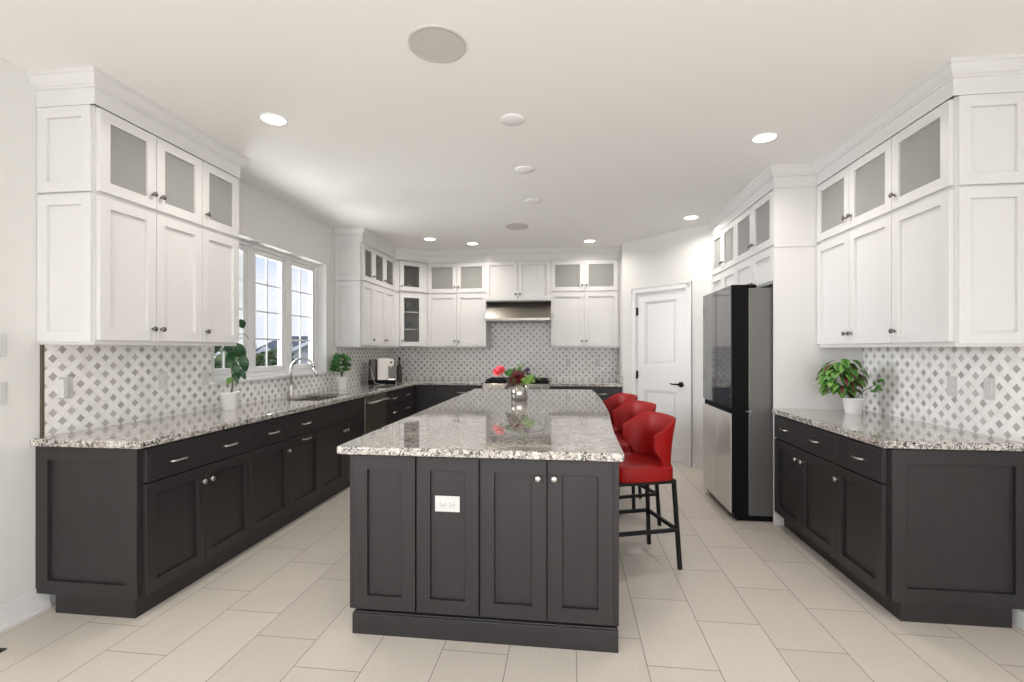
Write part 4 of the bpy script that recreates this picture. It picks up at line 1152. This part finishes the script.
# dark red dahlia
da = thing('cut_dahlia', 'dark red dahlia in the middle of the silver vase', 'flower', FC)
c0 = Vector((-.018, -.03, .218)); m = MB(); stemcurve((c0.x, c0.y, c0.z-.02), m); m.build('stem', M['stemgreen'], da)
m = MB(); ax = Vector((-.1, -.7, .6)).normalized(); o1 = ax.orthogonal().normalized(); o2 = ax.cross(o1)
for ring, (nn, ln, wd, up) in enumerate(((14, .085, .036, .05), (13, .075, .034, .4), (11, .06, .03, .9), (8, .045, .024, 1.8))):
    for k in range(nn):
        a = 2*PI*k/nn+ring*.3; rd = o1*math.cos(a)+o2*math.sin(a); d = (rd+ax*up).normalized()
        leaf_blade(m, c0-ax*.015, c0-ax*.015+d*ln, wd, ax, .12, seg=5, shape=.6)
m.build('petals', M['darkred'], da)
# purple sprigs
pu = thing('purple_sprig', 'small dark purple sprig at the right of the vase', 'flower', FC)
m = MB(); stemcurve((.075, 0, .27), m); stemcurve((.085, -.02, .225), m); m.build('stem', M['stemgreen'], pu)
m = MB()
for (x, y, z) in ((.072, 0, .285), (.08, .006, .275), (.066, .004, .270), (.088, -.02, .235), (.078, -.025, .240), (.095, -.015, .228), (.11, -.01, .215)):
    for k in range(6):
        a = k*PI/3; leaf_blade(m, (x, y, z), (x+.02*math.cos(a), y+.01, z+.02*math.sin(a)), .013, (0, -1, .2), .1, seg=4)
m.build('petals', M['purple'], pu)
# leafy greenery
gr = thing('leaf_spray', 'green leaves spraying from both sides of the silver vase', 'foliage', FC)
m = MB(); s2 = MB()
for (bx_, bz, tx, tz, y, wd, mi) in ((-.06, .24, -.135, .245, -.01, .075, 0), (-.10, .23, -.06, .285, .01, .06, 0), (.05, .16, .135, .235, -.04, .07, 1), (.04, .18, .10, .155, -.06, .06, 1), (.09, .19, .145, .17, -.03, .05, 1),
                                     (-.04, .17, -.125, .10, -.05, .055, 2), (-.06, .19, -.115, .16, -.03, .045, 2), (-.02, .24, .01, .305, .02, .045, 0), (.06, .19, .15, .215, .02, .05, 0), (.03, .24, .06, .29, .02, .03, 2), (-.05, .25, -.04, .30, .02, .03, 2),
                                     (-.02, .15, -.05, .20, -.07, .05, 0), (.02, .15, .06, .21, -.07, .05, 1)):
    leaf_blade(m, (bx_, y*.5, bz), (tx, y, tz), wd, (random.uniform(-.2, .2), -.9, .5), .2, mi=(mi, mi), shape=.7)
    s2.tube([(0, 0, .02), (bx_*.5, y*.3, .12), (bx_, y*.5, bz)], .0025, 6)
for (tx, ty, tz) in ((-.01, .03, .32), (.03, .02, .33), (.19, .0, .225)):
    s2.tube([(0, 0, .1), (tx*.6, ty*.6, tz*.75), (tx, ty, tz)], .002, 5)
    for q in range(4): leaf_blade(m, (tx, ty, tz-.012*q), (tx+.02*(-1)**q, ty, tz-.012*q+.012), .010, (0, -1, 0), .05, mi=(1, 1), seg=3)
m.build('leaves', [M['leaf'], M['leaflight'], M['brown']], gr); s2.build('stem', M['stemgreen'], gr)

# ------------------------------------------------------------------ COFFEE MACHINE and bottle in the corner
cf = thing('coffee_machine', 'cream and black coffee machine in the left rear counter corner', 'coffee machine', (-2.50, 6.18, CT1), R(20))
m = MB(); m.rbox(-.19, .16, -.15, .15, .004, .055, .02); m.build('base', M['black'], cf, bevel=.004)
m = MB(); m.rbox(-.075, .065, -.13, .13, .055, .345, .018); m.build('body', M['cream'], cf, bevel=.006)
m = MB(); m.rbox(.02, .135, -.10, .10, .235, .335, .02); m.lathe([(.018, .205), (.022, .235)], 14, T=Matrix.Translation((.095, 0, 0))); m.build('brew_head', M['cream'], cf, bevel=.006)
m = MB(); m.rbox(-.185, -.078, -.12, .12, .055, .325, .03); m.build('water_tank', M['brown'], cf, bevel=.004)
m = MB(); m.box(.05, .158, -.12, .12, .055, .066)
for k in range(8): m.box(.06, .152, -.11+k*.028, -.10+k*.028, .066, .070)
m.build('drip_tray', M['nickel'], cf)
m = MB(); m.lathe([(.012, 0), (.012, .010)], 14, T=Matrix.Translation((.10, -.10, .29)) @ TY); m.build('button', M['black'], cf)
m = MB(); m.tube([(-.16, -.15, .24), (-.13, -.19, .12), (-.10, -.21, .02), (-.02, -.22, .006), (.02, -.20, .006)], .0025, 8); m.build('power_cord', M['plate'], cf)
bt = thing('bottle', 'dark brown bottle standing right of the coffee machine', 'bottle', (-2.46, 6.68, CT1))
m = MB(); m.lathe([(.036, 0), (.040, .006), (.040, .19), (.030, .23), (.014, .26), (.013, .315)], 20); m.build('body', M['brown'], bt)
m = MB(); m.lathe([(.016, .315), (.016, .345), (.012, .352)], 16); m.build('cap', M['black'], bt)

# ------------------------------------------------------------------ glassware in the corner cabinet
def to_corner(lx, ly): 
    c, s = math.cos(PI/4), math.sin(PI/4); return CX0 + lx*c - ly*s, CY0 + lx*s + ly*c
gl = MB(); gl.lathe([(.030, 0), (.033, .003), (.036, .12), (.034, .12), (.031, .008), (0, .008)], 18, cap1=False)
gob = MB(); gob.lathe([(.030, 0), (.030, .003), (.005, .008), (.004, .06), (.02, .08), (.034, .115), (.030, .165), (.028, .165), (.031, .115), (.018, .085), (0, .075)], 18, cap1=False)
first = {}
lab_g = {'t': 'clear tumbler on the middle shelf of the glass corner cabinet', 'g': 'stemmed glass on the top shelf of the glass corner cabinet'}
for kind, mbx, zz in (('t', gl, 1.674), ('g', gob, 1.924)):
    for (lx, ly) in ((.17, .10), (.25, .09), (.33, .10), (.21, .19), (.30, .19)):
        x, y = to_corner(lx, ly)
        if kind not in first:
            o = mbx.build('drinking_glass', M['stemware'], loc=(x, y, zz)); first[kind] = o
            tag(o, lab_g[kind], 'glass', 'tumblers in the corner cabinet' if kind == 't' else 'stemmed glasses in the corner cabinet')
        else:
            o = first[kind].copy(); COL.objects.link(o); o.location = (x, y, zz)
bw = MB(); bw.lathe([(.03, 0), (.035, .004), (.065, .05), (.07, .06), (.066, .06), (.03, .010), (0, .010)], 22, cap1=False)
for k, (lx, ly, lab) in enumerate(((.20, .11, 'dark bowl at left on bottom shelf of the glass corner cabinet'), (.34, .11, 'dark bowl at right on bottom shelf of the glass corner cabinet'))):
    x, y = to_corner(lx, ly); tag(bw.build('bowl', M['brown'], loc=(x, y, ZB+.018)), lab, 'bowl', 'bowls in the corner cabinet')
x, y = to_corner(.31, .10)
og = MB(); og.lathe([(.025, 0), (.034, .01), (.038, .035), (.028, .06), (.014, .068), (.020, .085), (.018, .10), (0, .108)], 18, cap1=False)
tag(og.build('ornament', M['tan'], loc=(x, y, ZD+.018)), 'small tan ornament inside the upper corner glass cabinet', 'ornament')

# ------------------------------------------------------------------ OUTSIDE the window
structure(MB().box(-120, XL-.6, -20, 160, -3.3, -3.1).build('ground_outside', M['grass']))
def house(label, loc, rotz, w, d, hw_, hr, wallmat, wins, gable_trim=True):
    """gable end faces local -y; ridge along y"""
    t = thing('house', label, 'house', loc, rotz)
    m = MB(); vs = [(-w/2, 0, 0), (w/2, 0, 0), (w/2, 0, hw_), (0, 0, hw_+hr), (-w/2, 0, hw_), (-w/2, d, 0), (w/2, d, 0), (w/2, d, hw_), (0, d, hw_+hr), (-w/2, d, hw_)]
    m.add(vs, [(0,1,2,3,4), (9,8,7,6,5), (0,4,9,5), (1,6,7,2), (2,7,8,3), (4,3,8,9), (0,5,6,1)]); m.build('walls', wallmat, t, fix=True)
    m = MB(); ov = .4; k = hr/(w/2); th = .18
    for s in (-1, 1):
        a = (s*(w/2+ov), hw_-k*ov); b_ = (0, hw_+hr)
        vs = [(a[0], -ov, a[1]), (b_[0], -ov, b_[1]), (b_[0], d+ov, b_[1]), (a[0], d+ov, a[1])]; vs += [(x, y, z+th) for x, y, z in vs]
        m.add(vs, [(3,2,1,0),(4,5,6,7),(0,1,5,4),(1,2,6,5),(2,3,7,6),(3,0,4,7)])
    m.build('roof', M['roofgrey'], t, fix=True)
    m = MB()
    for s in (-1, 1): m.bar((s*(w/2+ov), -ov-.03, hw_-k*ov+.02), (0, -ov-.03, hw_+hr+.02), .08, .32)
    m.build('fascia', M['housetrim'], t)
    for (x, z, ww, hh) in wins:
        o = MB().box(x-ww/2-.12, x+ww/2+.12, -.06, .02, z-hh/2-.12, z+hh/2+.12).build('window', M['housetrim'], t)
        MB().box(x-ww/2, x-.04, -.08, -.05, z-hh/2, z+hh/2).box(x+.04, x+ww/2, -.08, -.05, z-hh/2, z+hh/2).build('pane', M['housewin'], o)
    return t
house('grey-sided house with grey roof seen through the rightmost window', (-27.0, 46.0, -3.1), R(55), 7.0, 8, 3.5, 1.6, M['siding'], [(-1.2, 2.1, 1.2, 1.1), (1.4, 2.1, 1.2, 1.1)])
house('large grey-roofed house behind the grey-sided one', (-58.0, 103.0, -3.1), R(80), 16.0, 9, 4.2, 3.2, M['siding2'], [(-3, 2.4, 1.6, 1.4), (0, 2.4, 1.6, 1.4), (3, 2.4, 1.6, 1.4)])
house('beige house with dark roof peak seen through the middle window', (-75.0, 114.0, -3.1), R(20), 9.0, 9, 3.6, 3.4, M['siding2'], [(-1.5, 2.0, 1.2, 1.2), (1.5, 2.0, 1.2, 1.2)])
house('small white-gabled house low behind the trees in the middle window', (-24.5, 35.9, -3.1), R(35), 2.6, 3.2, 3.5, 1.1, M['housetrim'], [(0, 3.0, .8, .9)])
def tree(label, loc, rx, rz, hb, mat, nleaf=420, seed=1):
    t = thing('tree', label, 'tree', loc); rnd = random.Random(seed)
    m = MB(); m.tube([(0, 0, 0), (.05, 0, hb*.6), (0, 0, hb+rz)], [.14, .11, .04], 8)
    for k in range(7):
        a = 2*PI*k/7; m.tube([(0, 0, hb*.8), (rx*.35*math.cos(a), rx*.35*math.sin(a), hb+rz*.6), (rx*.7*math.cos(a), rx*.7*math.sin(a), hb+rz*(.8+.4*rnd.random()))], [.05, .035, .015], 6)
    m.build('trunk', M['bark'], t)
    m = MB()
    for k in range(nleaf):
        a = rnd.uniform(0, 2*PI); u = rnd.uniform(-1, 1); rr = rnd.uniform(.55, 1)**.5
        c = Vector((rx*rr*math.sqrt(1-u*u)*math.cos(a), rx*rr*math.sqrt(1-u*u)*math.sin(a), hb+rz+rz*rr*u))
        d = Vector((rnd.uniform(-1, 1), rnd.uniform(-1, 1), rnd.uniform(-.6, .8))).normalized()
        leaf_blade(m, c, c+d*rx*.32, rx*.22, Vector((rnd.uniform(-1, 1), rnd.uniform(-1, 1), .5)), .1, seg=3)
    m.build('crown', mat, t); return t
tree('green tree in front of the houses in the middle window', (-20.5, 31.2, -3.1), 1.35, 1.45, 1.5, M['tree'], 520, 3)
tree('olive tree left of the small house in the middle window', (-24.0, 34.0, -3.1), 1.0, 1.1, 1.9, M['tree2'], 380, 5)
tree('green tree seen past the plant in the leftmost window', (-16.0, 19.2, -3.1), 1.6, 1.8, 1.5, M['tree'], 420, 8)
tree('olive tree low behind the pale house gable', (-31.5, 42.0, -3.1), 1.1, 1.2, 1.6, M['tree2'], 380, 9)
